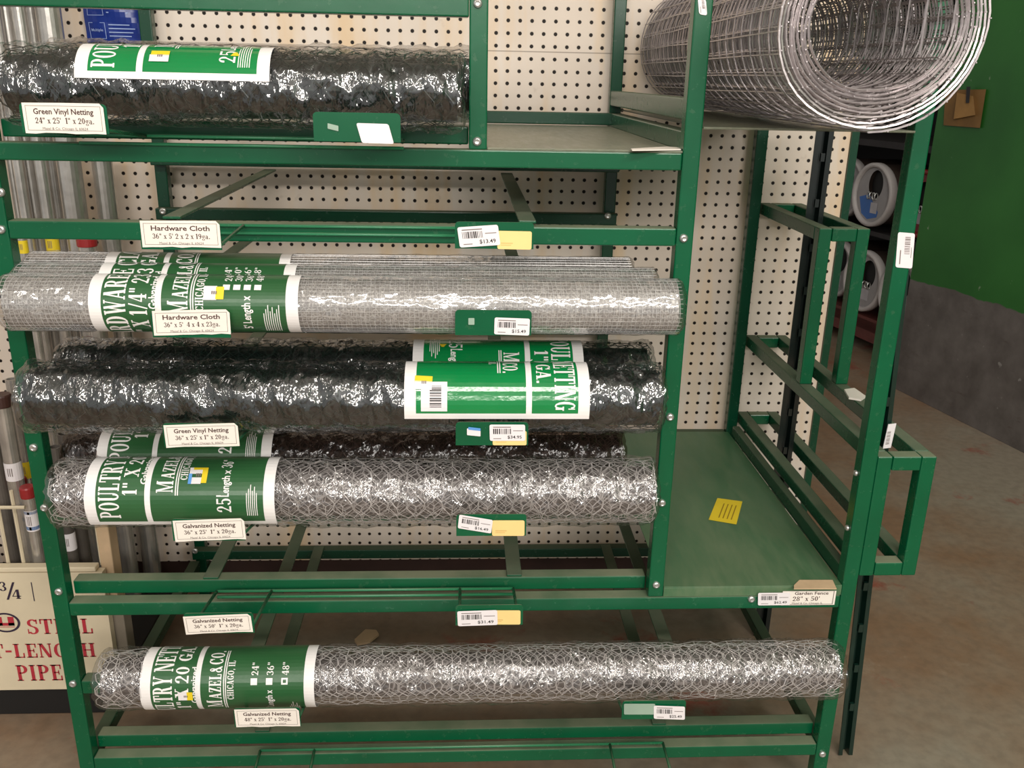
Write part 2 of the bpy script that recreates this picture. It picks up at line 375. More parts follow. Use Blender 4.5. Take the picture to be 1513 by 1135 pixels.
    G['o'] = (arc(.3, .33, .27, .33, 0, 360, .15, .07, 14), .6)
    return G
GL = SG()
def serif(txt, gap=.04):
    x = 0; out = []
    for ch in txt:
        g, w = GL.get(ch, GL[' '])
        out += [[(px + x, py) for px, py in p] for p in g]; x += w + gap
    return out, x
def fit(t, x0, y0, w, h, font='serif', bold=.012):
    ps, tw = serif(t) if font == 'serif' else bfont(t, bold)
    return [[(x0 + x * w / tw, y0 + y * h) for x, y in p] for p in ps]
def split_x(polys, maxw):     # cut polygons into slices so they bend round a roll
    out = []
    for p in polys:
        xs = [q[0] for q in p]
        if len(p) == 4 and max(xs) - min(xs) > maxw:
            n = int((max(xs) - min(xs)) / maxw) + 1
            a, b, c, d = p
            for i in range(n):
                L = lambda u, v, t: (u[0] + (v[0] - u[0]) * t, u[1] + (v[1] - u[1]) * t)
                out.append([L(a, b, i / n), L(a, b, (i + 1) / n), L(d, c, (i + 1) / n), L(d, c, i / n)])
        else: out.append(p)
    return out
def rectp(x0, y0, x1, y1): return [(x0, y0), (x1, y0), (x1, y1), (x0, y1)]
def rrect(x0, y0, x1, y1, r, corners=(1, 1, 1, 1)):
    pts = []
    for (cx, cy_, a0, on, px, py) in ((x0 + r, y0 + r, 180, corners[0], x0, y0), (x1 - r, y0 + r, 270, corners[1], x1, y0), (x1 - r, y1 - r, 0, corners[2], x1, y1), (x0 + r, y1 - r, 90, corners[3], x0, y1)):
        if on: pts += [(cx + r * math.cos(R_(a0 + k * 30)), cy_ + r * math.sin(R_(a0 + k * 30))) for k in range(4)]
        else: pts.append((px, py))
    return pts
def bars(x0, y0, w, h, seed=1, n=14):
    rr = random.Random(seed); out = []; x = x0
    while x < x0 + w:
        b = w / n * rr.choice((.3, .5, .9)); out.append(rectp(x, y0, min(x + b, x0 + w), y0 + h)); x += b + w / n * rr.choice((.35, .5, .8))
    return out

# ------------------------------------------------------------------ setting
def sbox(name, x0, x1, y0, y1, z0, z1, mat, bevel=0):
    b = MB(); b.box(x0, x1, y0, y1, z0, z1); return struct(b.build(name, mat, bevel=bevel))
sbox('floor', -4, 5, -3.5, 7.5, -.08, 0, FLOOR)
sbox('wall_back', -2.6, .868, 2.052, 2.075, Z(-1.178), 2.9, PEG)
sbox('baseboard_back', -2.6, .868, 2.056, 2.072, .002, Z(-1.1785), KICK)
sbox('trim_1', .8685, .886, 2.046, 2.079, .002, 2.9, GREEN_DARK)
w0 = Vector((1.874, 3.63, 0)); w1 = Vector((2.03, 2.885, 0)); wd = (w0 - w1).normalized(); wn = Vector((wd.y, -wd.x, 0))
b = MB(); a0 = w0 + wn * .001; a1 = w0 - wd * 5.5
b.v = []
for p in (a0, a1, a1 + wn * .12, a0 + wn * .12):
    b.v += [(p.x, p.y, 0.001), (p.x, p.y, 3.0)]
for q in ((0, 1, 3, 2), (2, 3, 5, 4), (4, 5, 7, 6), (6, 7, 1, 0), (1, 7, 5, 3), (0, 2, 4, 6)): b.f.append(q); b.m.append(0)
struct(b.build('wall_right', WALLP))
sbox('wall_far', .3, 5, 6.4, 6.5, .001, 3.0, DARKWALL)
sbox('ceiling', -4, 5, -3.5, 7.5, 3.0, 3.08, CEIL)

# ------------------------------------------------------------------ display rack
T1 = .0254
rack = thing('display_rack', 'green tubular steel display rack with sloping arms, label plates and sheet shelves', 'rack', (0, 1.65, 0))
def rpart(name, mat, fn, bevel=.0022, smooth=False, label=None):
    b = MB(); fn(b); return b.build(name, mat, rack, bevel=bevel, smooth=smooth, label=label)
def rbox(name, mat, *a, **k): return rpart(name, mat, lambda b: b.box(*a), **k)
FY = 1.3; BY = 2.0
XL, XM, XR = -.666, .3105, .642
for x, z0, z1 in ((XL, 0, Z(.36)), (XM, Z(-.8215), Z(.36)), (XR, .02, Z(.36)), (.0065, Z(-.0965), Z(.36))):
    rbox('post', GREEN, x, x + T1, FY, FY + T1, z0, z1)
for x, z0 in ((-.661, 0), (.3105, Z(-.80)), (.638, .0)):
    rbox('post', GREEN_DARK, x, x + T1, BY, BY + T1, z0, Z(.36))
g = .0005
def frail(z0, z1, xa=XL + T1 + g, xb=XM - g, y=FY, mat=GREEN): rbox('rail', mat, xa, xb, y, y + T1, Z(z0), Z(z1))
frail(.076, .106, xb=.006); frail(.1065, .135, xb=.006, y=FY + T1 + g)
frail(-.121, -.0965, xb=XM - g); frail(-.0915, -.067, xb=.006, y=FY + T1 + g)
frail(-.2295, -.2035); frail(-.363, -.337); frail(-.512, -.487); frail(-.675, -.649)
frail(-.8465, -.8225, xb=XR - g); frail(-.821, -.7965, y=FY + T1 + g)
frail(-.999, -.9735, xb=XR - g)
frail(-1.157, -1.1325, xb=XR - g); frail(-1.131, -1.1065, xb=XR - g, y=FY + T1 + g)
for z in (-.067, -.165, -.279, -.40, -.53, -.77):
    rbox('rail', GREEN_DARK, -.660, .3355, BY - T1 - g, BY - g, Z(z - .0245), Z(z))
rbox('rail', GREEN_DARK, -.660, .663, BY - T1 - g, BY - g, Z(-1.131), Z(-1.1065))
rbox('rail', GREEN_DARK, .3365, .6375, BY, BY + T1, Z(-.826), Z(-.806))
# depth tubes on the sides
for x in (-.6655, .6425):
    for z in (-1.131,):
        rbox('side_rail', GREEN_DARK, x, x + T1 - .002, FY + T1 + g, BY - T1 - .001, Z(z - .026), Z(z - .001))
rbox('side_rail', GREEN_ARM, .3115, .3345, FY + T1 + g, BY - g, Z(-.0955), Z(-.067))
rbox('side_rail', GREEN_ARM, .3115, .3345, FY + T1 + g, BY - g, Z(-.052), Z(-.022))
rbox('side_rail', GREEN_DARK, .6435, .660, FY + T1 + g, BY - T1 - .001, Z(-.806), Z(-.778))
# sloping roller arms
def arm(z, xs, y0=FY + .002):
    for x in xs: rbox('support_arm', GREEN_ARM, x - .0125, x + .0125, y0, BY - T1 / 2, Z(z), Z(z + .004), bevel=.001)
def ax_(px, py, z): return atz(px, py, Z(z)).x
arm(-.0665, (-.42, -.12), FY + T1 + g)
arm(-.199, (ax_(330, 283, -.195), ax_(768, 300, -.195)))
arm(-.3365, (ax_(370, 350, -.332), ax_(750, 352, -.332)))
arm(-.4865, (-.4, .06)); arm(-.6485, (-.4, .06))
arm(-.796, (ax_(328, 820, -.792), ax_(757, 820, -.792)), FY + T1 + g)
arm(-.973, (ax_(435, 805, -.97), ax_(931, 800, -.97)))
arm(-1.106, (ax_(466, 824, -1.10), ax_(898, 815, -1.10)), FY + T1 + g)
# sheet shelves
def sheet(name, mat, x0, x1, y0, y1, z, lip=.022, label=None):
    def fn(b):
        b.box(x0, x1, y0, y1, z - .002, z); b.box(x0, x1, y0, y0 + .0015, z - lip, z - .0021)
    return rpart(name, mat, fn, bevel=.0008, label=label)
sheet('shelf_plate', PLATE_UP, .0325, .310, FY + .001, BY - T1 - .001, Z(-.0935), lip=.003, label='dust-grey sheet steel shelf plate')
sheet('shelf_plate', PLATE_LOW, .3365, .642, FY + .001, BY - .001, Z(-.803), lip=.019, label='scuffed green sheet steel shelf plate')
sheet('shelf_plate', PLATE_UP, .336, .6415, FY - .004, BY - .001, Z(-.060), lip=.003)
# side stake holder cage
ci, co_ = XR + T1 + g, .741
YU = 1.66
def cbar(*a): rbox('holder_bar', GREEN_ARM if a[3] - a[2] > .1 else GREEN, *a)
for x in (ci, co_):
    xo = x + T1 - .001
    cbar(x, xo, FY + T1 + g, BY + T1, Z(-.591), Z(-.566)); cbar(x, xo, FY + T1 + g, BY + T1, Z(-.785), Z(-.760))
    cbar(x, xo, YU + T1 + g, BY + T1, Z(-.281), Z(-.256))
    cbar(x, xo, FY, FY + T1, Z(-.785), Z(-.566)); cbar(x, xo, YU, YU + T1, Z(-.5655), Z(-.256))
for y, z in ((FY, -.591), (FY, -.785), (YU, -.281), (BY, -.281), (BY, -.591), (BY, -.785)):
    cbar(ci + T1, co_ - g, y, y + T1, Z(z), Z(z + .025))
# bolts
def bolt(p, r=.0062, lab=None, nrm=(0, -1, 0)):
    b = MB(); p = Vector(p); n = Vector(nrm)
    b.lathe([(r * .55, .0042), (r * .9, .0034), (r, .0018), (r, 0)], p, n, 14)
    b.lathe([(0.0002, .0036), (r * .35, .0036), (r * .55, .0042)], p, n, 14)
    b.build('bolt', STEEL, rack, smooth=True)
for x, y in ((2, 339), (50, 661), (66, 750), (87, 874), (108, 1010), (1010, 352), (990, 616), (978, 743), (969.5, 864), (706, 5), (705, 209), (1110, 885), (1215, 1114), (1, 284)):
    bolt(at(x, y, FY - .0003))
for x, y in ((241, 312), (898, 319), (288, 814)): bolt(at(x, y, BY - T1 - .001), .0075)
for z in (-.60, -.70): bolt((XR - .0005, FY + .012, Z(z)), .005, nrm=(-1, 0, 0)); bolt((ci + T1 - .0005, FY + .012, Z(z)), .005, nrm=(1, 0, 0))
# wire stops with label plates
PY = 1.15
def stop(lpx, rpx, zr, rail_z, yrail=FY - .004):
    """lpx/rpx: plate centre pixels; wire frame of one level"""
    res = []
    b = MB(); tops = []
    for (px, py, w) in (lpx, rpx):
        c = at(px, py, PY)
        for s in (-1, 1):
            x = c.x + s * (w / 2 - .006)
            b.tube([(x, yrail, Z(rail_z)), (x, PY + .012, c.z - .014), (x, PY + .0035, c.z - .011), (x, PY + .0035, c.z + .008)], .0026, 6)
        tops.append(c)
    xa = tops[0].x - lpx[2] / 2 + .006; xb = tops[1].x + rpx[2] / 2 - .006
    b.tube([(xa, yrail, Z(rail_z)), (xb, yrail, Z(rail_z))], .0026, 6)
    b.tube([(xa, yrail, Z(rail_z - .011)), (xb, yrail, Z(rail_z - .011))], .0026, 6)
    b.build('wire_stop', GREEN_ROD, rack, smooth=True)
    for (px, py, w), c in zip((lpx, rpx), tops):
        q = MB(); h = .0172
        ps = rrect(c.x - w / 2, c.z - h, c.x + w / 2, c.z + h, .005, (0, 0, 1, 1))
        q.poly([(x, PY, z) for x, z in ps]); q.poly([(x, PY + .0012, z) for x, z in reversed(ps)])
        for k in range(len(ps)):
            a, d = ps[k], ps[(k + 1) % len(ps)]
            q.poly([(a[0], PY, a[1]), (a[0], PY + .0012, a[1]), (d[0], PY + .0012, d[1]), (d[0], PY, d[1])])
        res.append((q.build('label_plate', GREEN, rack), c))
    return res
def card(plate, c, corners, l1, l2, l3='Mazel & Co. Chicago IL 60624', name='label_card', lab=None):
    P = [at(x, y, PY - .0016) for x, y in corners]      # TL TR BR BL
    ax = (P[1] - P[0] + P[2] - P[3]) / 2; w = ax.length; ax.normalize(); az = (P[0] - P[3] + P[1] - P[2]) / 2; h = az.length; az.normalize()
    o = (P[0] + P[1] + P[2] + P[3]) / 4 - ax * w / 2 - az * h / 2
    def fn(d): return lambda x, y: o + ax * x + az * y + Vector((0, -d, 0))
    b = MB(); rr = random.Random(len(l2) + int(w * 1e5))
    out = [(0, .0)] + [(w * k / 8, rr.uniform(-.0004, .0012)) for k in range(1, 8)] + [(w, 0), (w, h * .86), (w * .955, h), (w * .5, h), (0, h * .985)]
    b.poly([fn(0)(x, y) for x, y in out], 0)
    m = .0035
    for r in (rectp(m, m, w - m, m + .0005), rectp(m, h - m - .0005, w - m, h - m), rectp(m, m, m + .0005, h - m), rectp(w - m - .0005, m, w - m, h - m)): b.map2d([r], fn(.0002), 2)
    b.map2d(fit(l1, w * .13, h * .63, w * .74, h * .19, 'b', .018), fn(.0003), 1)
    b.map2d(fit(l2, w * .14, h * .33, w * .73, h * .19), fn(.0003), 1)
    b.map2d(fit(l3, w * .22, h * .125, w * .56, h * .09, 'b', 0), fn(.0003), 2)
    return b.build(name, [WHITE, INK_BROWN, INK_GREY], plate, label=lab)
def sticker(parent, corners, kind='white', price='15.49', Y=None, name='price_sticker', lab=None, d=.0015, seed=1):
    P = [at(x, y, (Y or PY) - d) for x, y in corners]
    ax = (P[1] - P[0] + P[2] - P[3]) / 2; w = ax.length; ax.normalize(); az = (P[0] - P[3] + P[1] - P[2]) / 2; h = az.length; az.normalize()
    o = (P[0] + P[1] + P[2] + P[3]) / 4 - ax * w / 2 - az * h / 2
    fn = lambda e: (lambda x, y: o + ax * x + az * y + Vector((0, -e, 0)))
    b = MB(); r = min(w, h) * .1
    b.poly([fn(0)(x, y) for x, y in rrect(0, 0, w, h, r)], 0)
    if kind == 'white':
        b.map2d(bars(w * .1, h * .42, w * .5, h * .33, seed), fn(.0002), 1)
        b.map2d([rectp(w * .1, h * .82, w * .6, h * .87), rectp(w * .66, h * .6, w * .94, h * .64), rectp(w * .1, h * .12, w * .32, h * .16)], fn(.0002), 2)
        if price: b.map2d(fit('$' + price, w * .5, h * .14, w * .4, h * .2, 'b', .01), fn(.0002), 1)
        mats = [WHITE_STK, INK, INK_GREY]
    elif kind == 'yellow':
        b.map2d([rectp(w * .1, h * .3, w * .45, h * .36), rectp(w * .1, h * .2, w * .4, h * .24)], fn(.0002), 1)
        mats = [YELLOW_STK, simple('faded_ink', S(214, 178, 110), .6)]
    elif kind == 'blue': mats = [BLUE_STK]
    elif kind == 'bright': mats = [YELLOW]
    elif kind == 'tape': mats = [CLEAR_STK]
    else: mats = [WHITE_STK]
    return b.build(name, mats, parent, label=lab)
CW = .106
def quad(x0, y0, x1, y1, t=0): return [(x0, y0 + t), (x1, y0 - t), (x1, y1 - t), (x0, y1 + t)]
# level 1
pl, pr = stop((95, 175, .102), (527.5, 188, .106), -.07, -.085)
card(*pl, [(32, 151), (151, 153), (158, 199), (37.5, 196.6)], 'Green Vinyl Netting', '24" x 25\'  1" x 20ga.', lab='label card reading Green Vinyl Netting 24" x 25\'')
sticker(pr[0], [(530, 182), (570, 183), (586, 213), (531, 211)], 'plain', lab='blank torn white sticker')
sticker(pr[0], quad(484, 184, 500, 192, -2), 'tape', name='tape_scrap')
# level 2
pl, pr = stop((267, 349, .1), (730.5, 348, .101), -.205, -.206)
card(*pl, [(206, 325), (324, 327), (327, 366), (211, 366)], 'Hardware Cloth', '36" x 5\' 2 x 2 x 19ga.', lab='label card reading Hardware Cloth 2 x 2 x 19ga.')
sticker(pr[0], [(735, 341), (786, 342), (785, 369), (735, 368)], 'yellow'); sticker(pr[0], [(676, 336), (735, 332), (740, 362), (679, 366)], 'white', '13.49', d=.0022)
# level 3
pl, pr = stop((282, 480, .1), (729, 477, .101), -.33, -.345)
card(*pl, [(224, 459), (339, 457), (341, 494), (228, 496)], 'Hardware Cloth', '36" x 5\'  4 x 4 x 23ga.', lab='label card reading Hardware Cloth 4 x 4 x 23ga.')
sticker(pr[0], [(731, 469), (783, 471), (782, 496), (730, 494)], 'white', '15.49', seed=3); sticker(pr[0], quad(692, 470, 701, 480), 'tape', name='tape_scrap')
# level 4
pl, pr = stop((297, 643, .1), (727, 641, .1), -.487, -.50)
card(*pl, [(241, 628), (351, 625), (354, 659), (246, 662)], 'Green Vinyl Netting', '36" x 25\' x 1" x 20ga.', lab='label card reading Green Vinyl Netting 36" x 25\'')
sticker(pr[0], quad(728, 637, 778, 658), 'yellow'); sticker(pr[0], [(723, 627), (776, 628), (776, 651), (724, 652)], 'white', '34.95', d=.0022, seed=5)
sticker(pr[0], quad(690, 634, 710, 644, -1), 'plain'); sticker(pr[0], quad(692, 632, 710, 636, -1), 'blue', d=.002)
# level 5
pl, pr = stop((308, 783, .1), (726, 776, .1), -.65, -.66)
card(*pl, [(255, 769), (360, 766), (364, 797), (259, 801)], 'Galvanized Netting', '36" x 25\'  1" x 20ga.', lab='label card reading Galvanized Netting 36" x 25\'')
sticker(pr[0], quad(727, 769, 775, 792), 'yellow'); sticker(pr[0], [(678, 761), (729, 768), (725, 789), (677, 780)], 'white', '16.49', d=.0022, seed=6)
# level 6
pl, pr = stop((324, 921, .1), (723, 909, .1), -.795, -.80)
card(*pl, [(271, 911), (369, 907), (375, 934), (274, 938)], 'Galvanized Netting', '36" x 50\'  1" x 20ga.', lab='label card reading Galvanized Netting 36" x 50\'')
sticker(pr[0], quad(722, 902, 769, 923), 'yellow'); sticker(pr[0], [(675, 902), (735, 903), (735, 922), (677, 927)], 'white', '31.49', d=.0022, seed=8)
# level 7
pl, pr = stop((395, 1060, .1), (966, 1049, .1), -.975, -.985)
card(*pl, [(346, 1048), (441, 1047), (444, 1073), (349, 1075)], 'Galvanized Netting', '48" x 25\'  1" x 20ga.', lab='label card reading Galvanized Netting 48" x 25\'')
sticker(pr[0], quad(922, 1040, 968, 1056), 'tape', name='tape_scrap'); sticker(pr[0], [(966, 1043), (1012, 1044), (1012, 1064), (966, 1062)], 'white', '25.49', d=.0022, seed=9)
# level 8: only its rods come into the frame
b = MB()
for px in (385, 465, 900, 978):
    p = at(px, 1112, FY - .004); b.tube([(p.x, FY - .004, Z(-1.119)), (p.x, 1.16, Z(-1.125))], .0026, 6)
p0 = at(385, 1112, FY - .004); p1 = at(978, 1112, FY - .004); b.tube([(p0.x, FY - .004, Z(-1.119)), (p1.x, FY - .004, Z(-1.119))], .0026, 6)
b.build('wire_stop', GREEN_ROD, rack, smooth=True)
# tags stuck to posts and the shelf card
def shelfcard():
    P = at(1120, 895, FY - .003); Q = at(1236, 873, FY - .003); w = Q.x - P.x; h = Q.z - P.z
    fn = lambda e: (lambda x, y: (P.x + x, FY - .003 - e, P.z + y))
    b = MB(); b.map2d([rectp(w * .3, 0, w, h)], fn(0), 0); b.map2d([rectp(w * .3, h * .05, w * .975, h * .08), rectp(w * .965, h * .05, w * .975, h)], fn(.0002), 2)
    b.map2d(fit('Garden Fence', w * .46, h * .74, w * .44, h * .22, 'b', .015), fn(.0002), 1); b.map2d(fit('28" x 50\'', w * .44, h * .3, w * .36, h * .32), fn(.0002), 1)
    b.map2d(fit('Mazel & Co. Chicago IL', w * .44, h * .08, w * .4, h * .14, 'b', 0), fn(.0002), 2)
    o = b.build('label_card', [WHITE, INK_BROWN, INK_GREY], rack, label='label card reading 28" x 50\'')
    sticker(o, [(1120, 876), (1168, 876), (1167, 894), (1120, 895)], 'white', '62.49', Y=FY, d=.0042, seed=12)
shelfcard()
# barcode sticker on the right-hand post (turned on its side), another at the head of the middle post
def vtag(corners, seed, name='barcode_sticker'):
    P = [at(x, y, FY - .0012) for x, y in corners]; ax = (P[1] - P[0]); w = ax.length; ax.normalize(); az = P[0] - P[3]; h = az.length; az.normalize(); o = P[3]
    fn = lambda e: (lambda x, y: o + ax * x + az * y + Vector((0, -e, 0)))
    b = MB(); b.poly([fn(0)(x, y) for x, y in rrect(0, 0, w, h, .003)], 0)
    b.map2d([[(w * .45 + y, x) for x, y in p] for p in bars(h * .4, 0, h * .5, w * .32, seed)], fn(.0002), 1)
    b.map2d([rectp(w * .2, h * .1, w * .26, h * .5), rectp(w * .85, h * .3, w * .88, h * .6)], fn(.0002), 2)
    b.build(name, [WHITE_STK, INK_GREY, INK_GREY], rack)
vtag([(1327, 343), (1352, 345), (1348, 396), (1323, 395)], 4); vtag([(1031, -3), (1043, -1), (1041, 20), (1033, 21)], 5)

# ------------------------------------------------------------------ rolls
def cyl(a, th, r): return (a, -r * math.cos(th), r * math.sin(th))
def hexnet(L, r, layers, wr, jit=.0018, cell=.0262, seed=1, step=.0042):
    b = MB(); rr = random.Random(seed)
    for ly in range(layers):
        rad = r - ly * step; nx = int(round(L / cell)); rows = max(6, int(round(2 * PI * rad / .0205))); rows -= rows % 2
        ph = rr.uniform(0, 1) * cell; tp = rr.uniform(0, 6)
        cache = {}
        def P(i, k, s):
            k %= rows; key = (i, k, s)
            if key not in cache:
                a = -L / 2 + (i * cell / 2 + ph) % L
                th = 2 * PI * (k + (.22 if s else -.22)) / rows + tp
                cache[key] = (max(-L / 2, min(L / 2, i * cell / 2 - L / 2 + rr.gauss(0, jit))), th + rr.gauss(0, jit) / rad, min(r + .0012, rad + rr.gauss(0, jit * .7)))
            return cache[key]
        for k in range(rows):
            for i in range(nx * 2):
                # zigzag: points alternate between the top of row k and the bottom of row k+1
                o = k % 2
                a = P(i, k, 1) if (i + o) % 2 == 0 else P(i, k + 1, 0)
                c = P(i + 1, k, 1) if (i + 1 + o) % 2 == 0 else P(i + 1, k + 1, 0)
                if i + 1 <= nx * 2: b.seg(cyl(*a), cyl(*c), wr)
                if (i + o) % 2 == 0: b.seg(cyl(*P(i, k, 0)), cyl(*P(i, k, 1)), wr * 1.5)
    return b
def gridnet(L, r, layers, wr, cell=.00635, seed=1):
    b = MB(); rr = random.Random(seed)
    for ly in range(layers):
        rad = r - ly * .002; nx = int(L / cell); nt_ = int(2 * PI * rad / cell); sk = rr.uniform(0, 6)
        wob = [rr.gauss(0, .0004) for _ in range(nt_)]
        for i in range(nx + 1):
            a = -L / 2 + i * cell
            b.tube([cyl(a + .001 * math.sin(t * 2 * PI / 30 * 3 + i), 2 * PI * t / 30, rad) for t in range(30)], wr, 3, closed=True)
        for k in range(nt_):
            th = sk + 2 * PI * k / nt_
            b.tube([cyl(-L / 2 + L * i / 12, th + .02 * math.sin(i * .7 + k * .02), rad + .0006 + wob[k]) for i in range(13)], wr, 3)
    return b
def core(L, r, mat_parent, mat, hole=.45):
    b = MB(); b.lathe([(r * hole, -L / 2 + .004), (r, -L / 2 + .004), (r, L / 2 - .004), (r * hole, L / 2 - .004), (r * hole, -L / 2 + .004)], (0, 0, 0), (1, 0, 0), 32)
    return b.build('packed_core', mat, mat_parent, local=True, smooth=False)
def wrap(L, r, parent, mat, seed=1, over=.006, amp=.0009):
    b = MB(); rr = random.Random(seed); nx, nt_ = 110, 40
    ph = [rr.uniform(0, 6.3) for _ in range(8)]
    prof = [(-L / 2 - over * .3, .35), (-L / 2 - over, .75), (-L / 2 - over * .6, .93)] + [(-L / 2 + L * i / nx, 1.0) for i in range(nx + 1)] + [(L / 2 + over * .6, .93), (L / 2 + over, .75), (L / 2 + over * .3, .35)]
    rows = []
    for a, s in prof:
        i0 = len(b.v)
        for j in range(nt_):
            th = 2 * PI * j / nt_
            d = amp * (math.sin(a * 95 + ph[0] + 2 * math.sin(th * 2)) + .7 * math.sin(a * 210 + th * 3 + ph[1]) + .6 * math.sin(th * 9 + ph[2] + a * 20)) + rr.gauss(0, amp * .35)
            b.v.append(cyl(a + (rr.gauss(0, .0012) if s < 1 else 0), th, r * s + d))
        rows.append(i0)
    for p, q in zip(rows, rows[1:]):
        for j in range(nt_): b.f.append((p + j, p + (j + 1) % nt_, q + (j + 1) % nt_, q + j)); b.m.append(0)
    return b.build('plastic_wrap', mat, parent, local=True, smooth=True)
def label_band(parent, r, a0, a1, th0, th1, texts, div=.33, flip=False, green=LABEL_G, border=.016, extra=None, topb=0.0):
    """printed paper band: a along the roll, text runs round it"""
    W = a1 - a0; b = MB(); arc = r * (th1 - th0)
    def fn(e):
        def f(c, d):           # c: distance round from the text start edge, d: distance along from the left border
            if flip: return cyl(a1 - d, th1 - c / r, r + e)
            return cyl(a0 + d, th0 + c / r, r + e)
        return f
    def band(c0, c1, d0, d1, e, mi):
        n = max(2, int((c1 - c0) / r / .12))
        for k in range(n):
            x0 = c0 + (c1 - c0) * k / n; x1 = c0 + (c1 - c0) * (k + 1) / n
            b.poly([fn(e)(x0, d0), fn(e)(x1, d0), fn(e)(x1, d1), fn(e)(x0, d1)], mi)
    band(0, arc, 0, W, 0, 0)
    m = .009
    band(m, arc - m, border, W * div - .004, .0003, 1); band(m, arc - m, W * div + .004, W - border, .0003, 1)
    def put(t, c0, d0, w, h, font='serif', bold=.012, mi=0):
        # letters stand with their tops towards the text-start side border
        ps = split_x(fit(t, 0, 0, w, h, font, bold), .004)
        b.map2d([[(c0 + x, d0 - y) for x, y in p] for p in ps], fn(.0007), mi)
    def rect(c0, c1, d0, d1, mi=0): band(c0, c1, d0, d1, .0007, mi)
    texts(put, rect, W, W * div)
    for ch in parent.children:          # the wrap lies tight under the paper band
        if ch.name.split('.')[0] == 'plastic_wrap':
            for v in ch.data.vertices:
                if a0 - .003 < v.co.x < a1 + .003:
                    q = math.hypot(v.co.y, v.co.z); k = (r - .0009 + .0002 * math.sin(v.co.x * 60)) / q; v.co.y *= k; v.co.z *= k
    return b.build('paper_label', [LABEL_W, green, YELLOW, BLACK], parent, local=True)
def fine(rect, d, c, n=7, w=.03, gap=.0028):
    for k in range(n): rect(c, c + w * (.7 + .3 * ((k * 7) % 5) / 5), d + k * gap, d + k * gap + .0011)
def txt_poultry(kind, c0, length):
    def T(put, rect, W, D):
        put('POULTRY NETTING', c0, .014 + .035, .196, .029)
        put('1" X 20 GA.', c0 + .036, .014 + .060, .122, .0205)
        put('Galvanized' if kind == 'g' else 'Vinyl Green', c0 + .052, .014 + .073, .058, .0098, 'b', .02)
        put('M', c0 + .04, D + .036, .018, .0235); put('AZEL', c0 + .060, D + .036, .040, .0185); put('&', c0 + .101, D + .036, .011, .0185); put('CO.', c0 + .113, D + .036, .028, .0215)
        rect(c0 + .036, c0 + .14, D + .039, D + .0405); rect(c0 + .036, c0 + .14, D + .042, D + .0435)
        put('CHICAGO, IL', c0 + .058, D + .055, .062, .0100)
        if length == '48':
            for i, s in enumerate(('24"', '36"', '48"')):
                d = D + .092 + i * .0235
                rect(c0 + .082, c0 + .092, d - .011, d - .001); put(s, c0 + .096, d, .021, .0105)
                if i == 2: rect(c0 + .0845, c0 + .0895, d - .0085, d - .0035, 1)
            put("25'", c0 + .024, D + .115, .012, .014); put('Length x', c0 + .038, D + .114, .036, .0105, 'b', .02)
        else:
            put("25'", c0 + .010, D + .118, .028, .0205); put('Length x', c0 + .034, D + .115, .04, .0115, 'b', .02); put('%s"' % length, c0 + .078, D + .116, .02, .016)
        fine(rect, W - .040, c0 + .004, 6, .05)
        if kind == 'v':
            n = 6
            for k in range(n): rect(c0 + .022 + k * .0012, c0 + .0232 + k * .0012, W - .050 + k * .0007, W - .039 - k * .0007, 2)
    return T
def txt_hardware(c0):
    def T(put, rect, W, D):
        put('HARDWARE CLOTH', c0, .014 + .033, .205, .0275)
        put('1/4" X 1/4" 23 GA.', c0 - .002, .014 + .060, .168, .0225)
        put('Galvanized', c0 + .070, .014 + .074, .050, .0120, 'b', .02)
        put('M', c0 + .064, D + .038, .018, .026); put('AZEL', c0 + .084, D + .038, .040, .020); put('&', c0 + .125, D + .038, .011, .020); put('CO.', c0 + .137, D + .038, .028, .024)
        rect(c0 + .058, c0 + .164, D + .041, D + .0425); rect(c0 + .058, c0 + .164, D + .044, D + .0455)
        put('CHICAGO, IL', c0 + .068, D + .058, .062, .0105)
        for i, s in enumerate(('24"', '30"', '36"', '48"')):
            d = D + .092 + i * .0135
            rect(c0 + .096, c0 + .104, d - .010, d - .001); put(s, c0 + .110, d, .021, .0095)
        put("5' Length x", c0 + .040, D + .118, .048, .0115, 'b', .02)
        fine(rect, W - .045, c0 + .034, 8, .045)
    return T
def rsticker(roll, r, a, th, w, h, kinds, rot=0):
    """small price sticker bent on to the roll"""
    b = MB()
    for (k, x0, y0, x1, y1) in kinds:
        pts = [(x0, y0), (x1, y0), (x1, y1), (x0, y1)]
        c, s = math.cos(rot), math.sin(rot)
        q = [((x - .5) * w * c - (y - .5) * h * s, (x - .5) * w * s + (y - .5) * h * c) for x, y in pts]
        b.poly([cyl(a + x, th + y / r, r + .0012) for x, y in q], k)
    x0 = -.1 * w
    b.map2d([rectp(x0, -h * .1, x0 + w * .06, h * .12), rectp(x0 + w * .1, -h * .1, x0 + w * .16, h * .12), rectp(x0 + w * .2, -h * .1, x0 + w * .26, h * .12)], lambda x, y: cyl(a + x, th + y / r, r + .0015), 3)
    return b.build('price_sticker', [WHITE_STK, YELLOW, BLUE_STK, INK_GREY], roll, local=True)
def place(x0, x1, Y, zc):           # centre from two end pixels (same nominal height)
    a = at(x0[0], x0[1], Y); c = at(x1[0], x1[1], Y)
    return Vector(((a.x + c.x) / 2, Y, zc)), math.atan2(c.z - a.z, c.x - a.x)
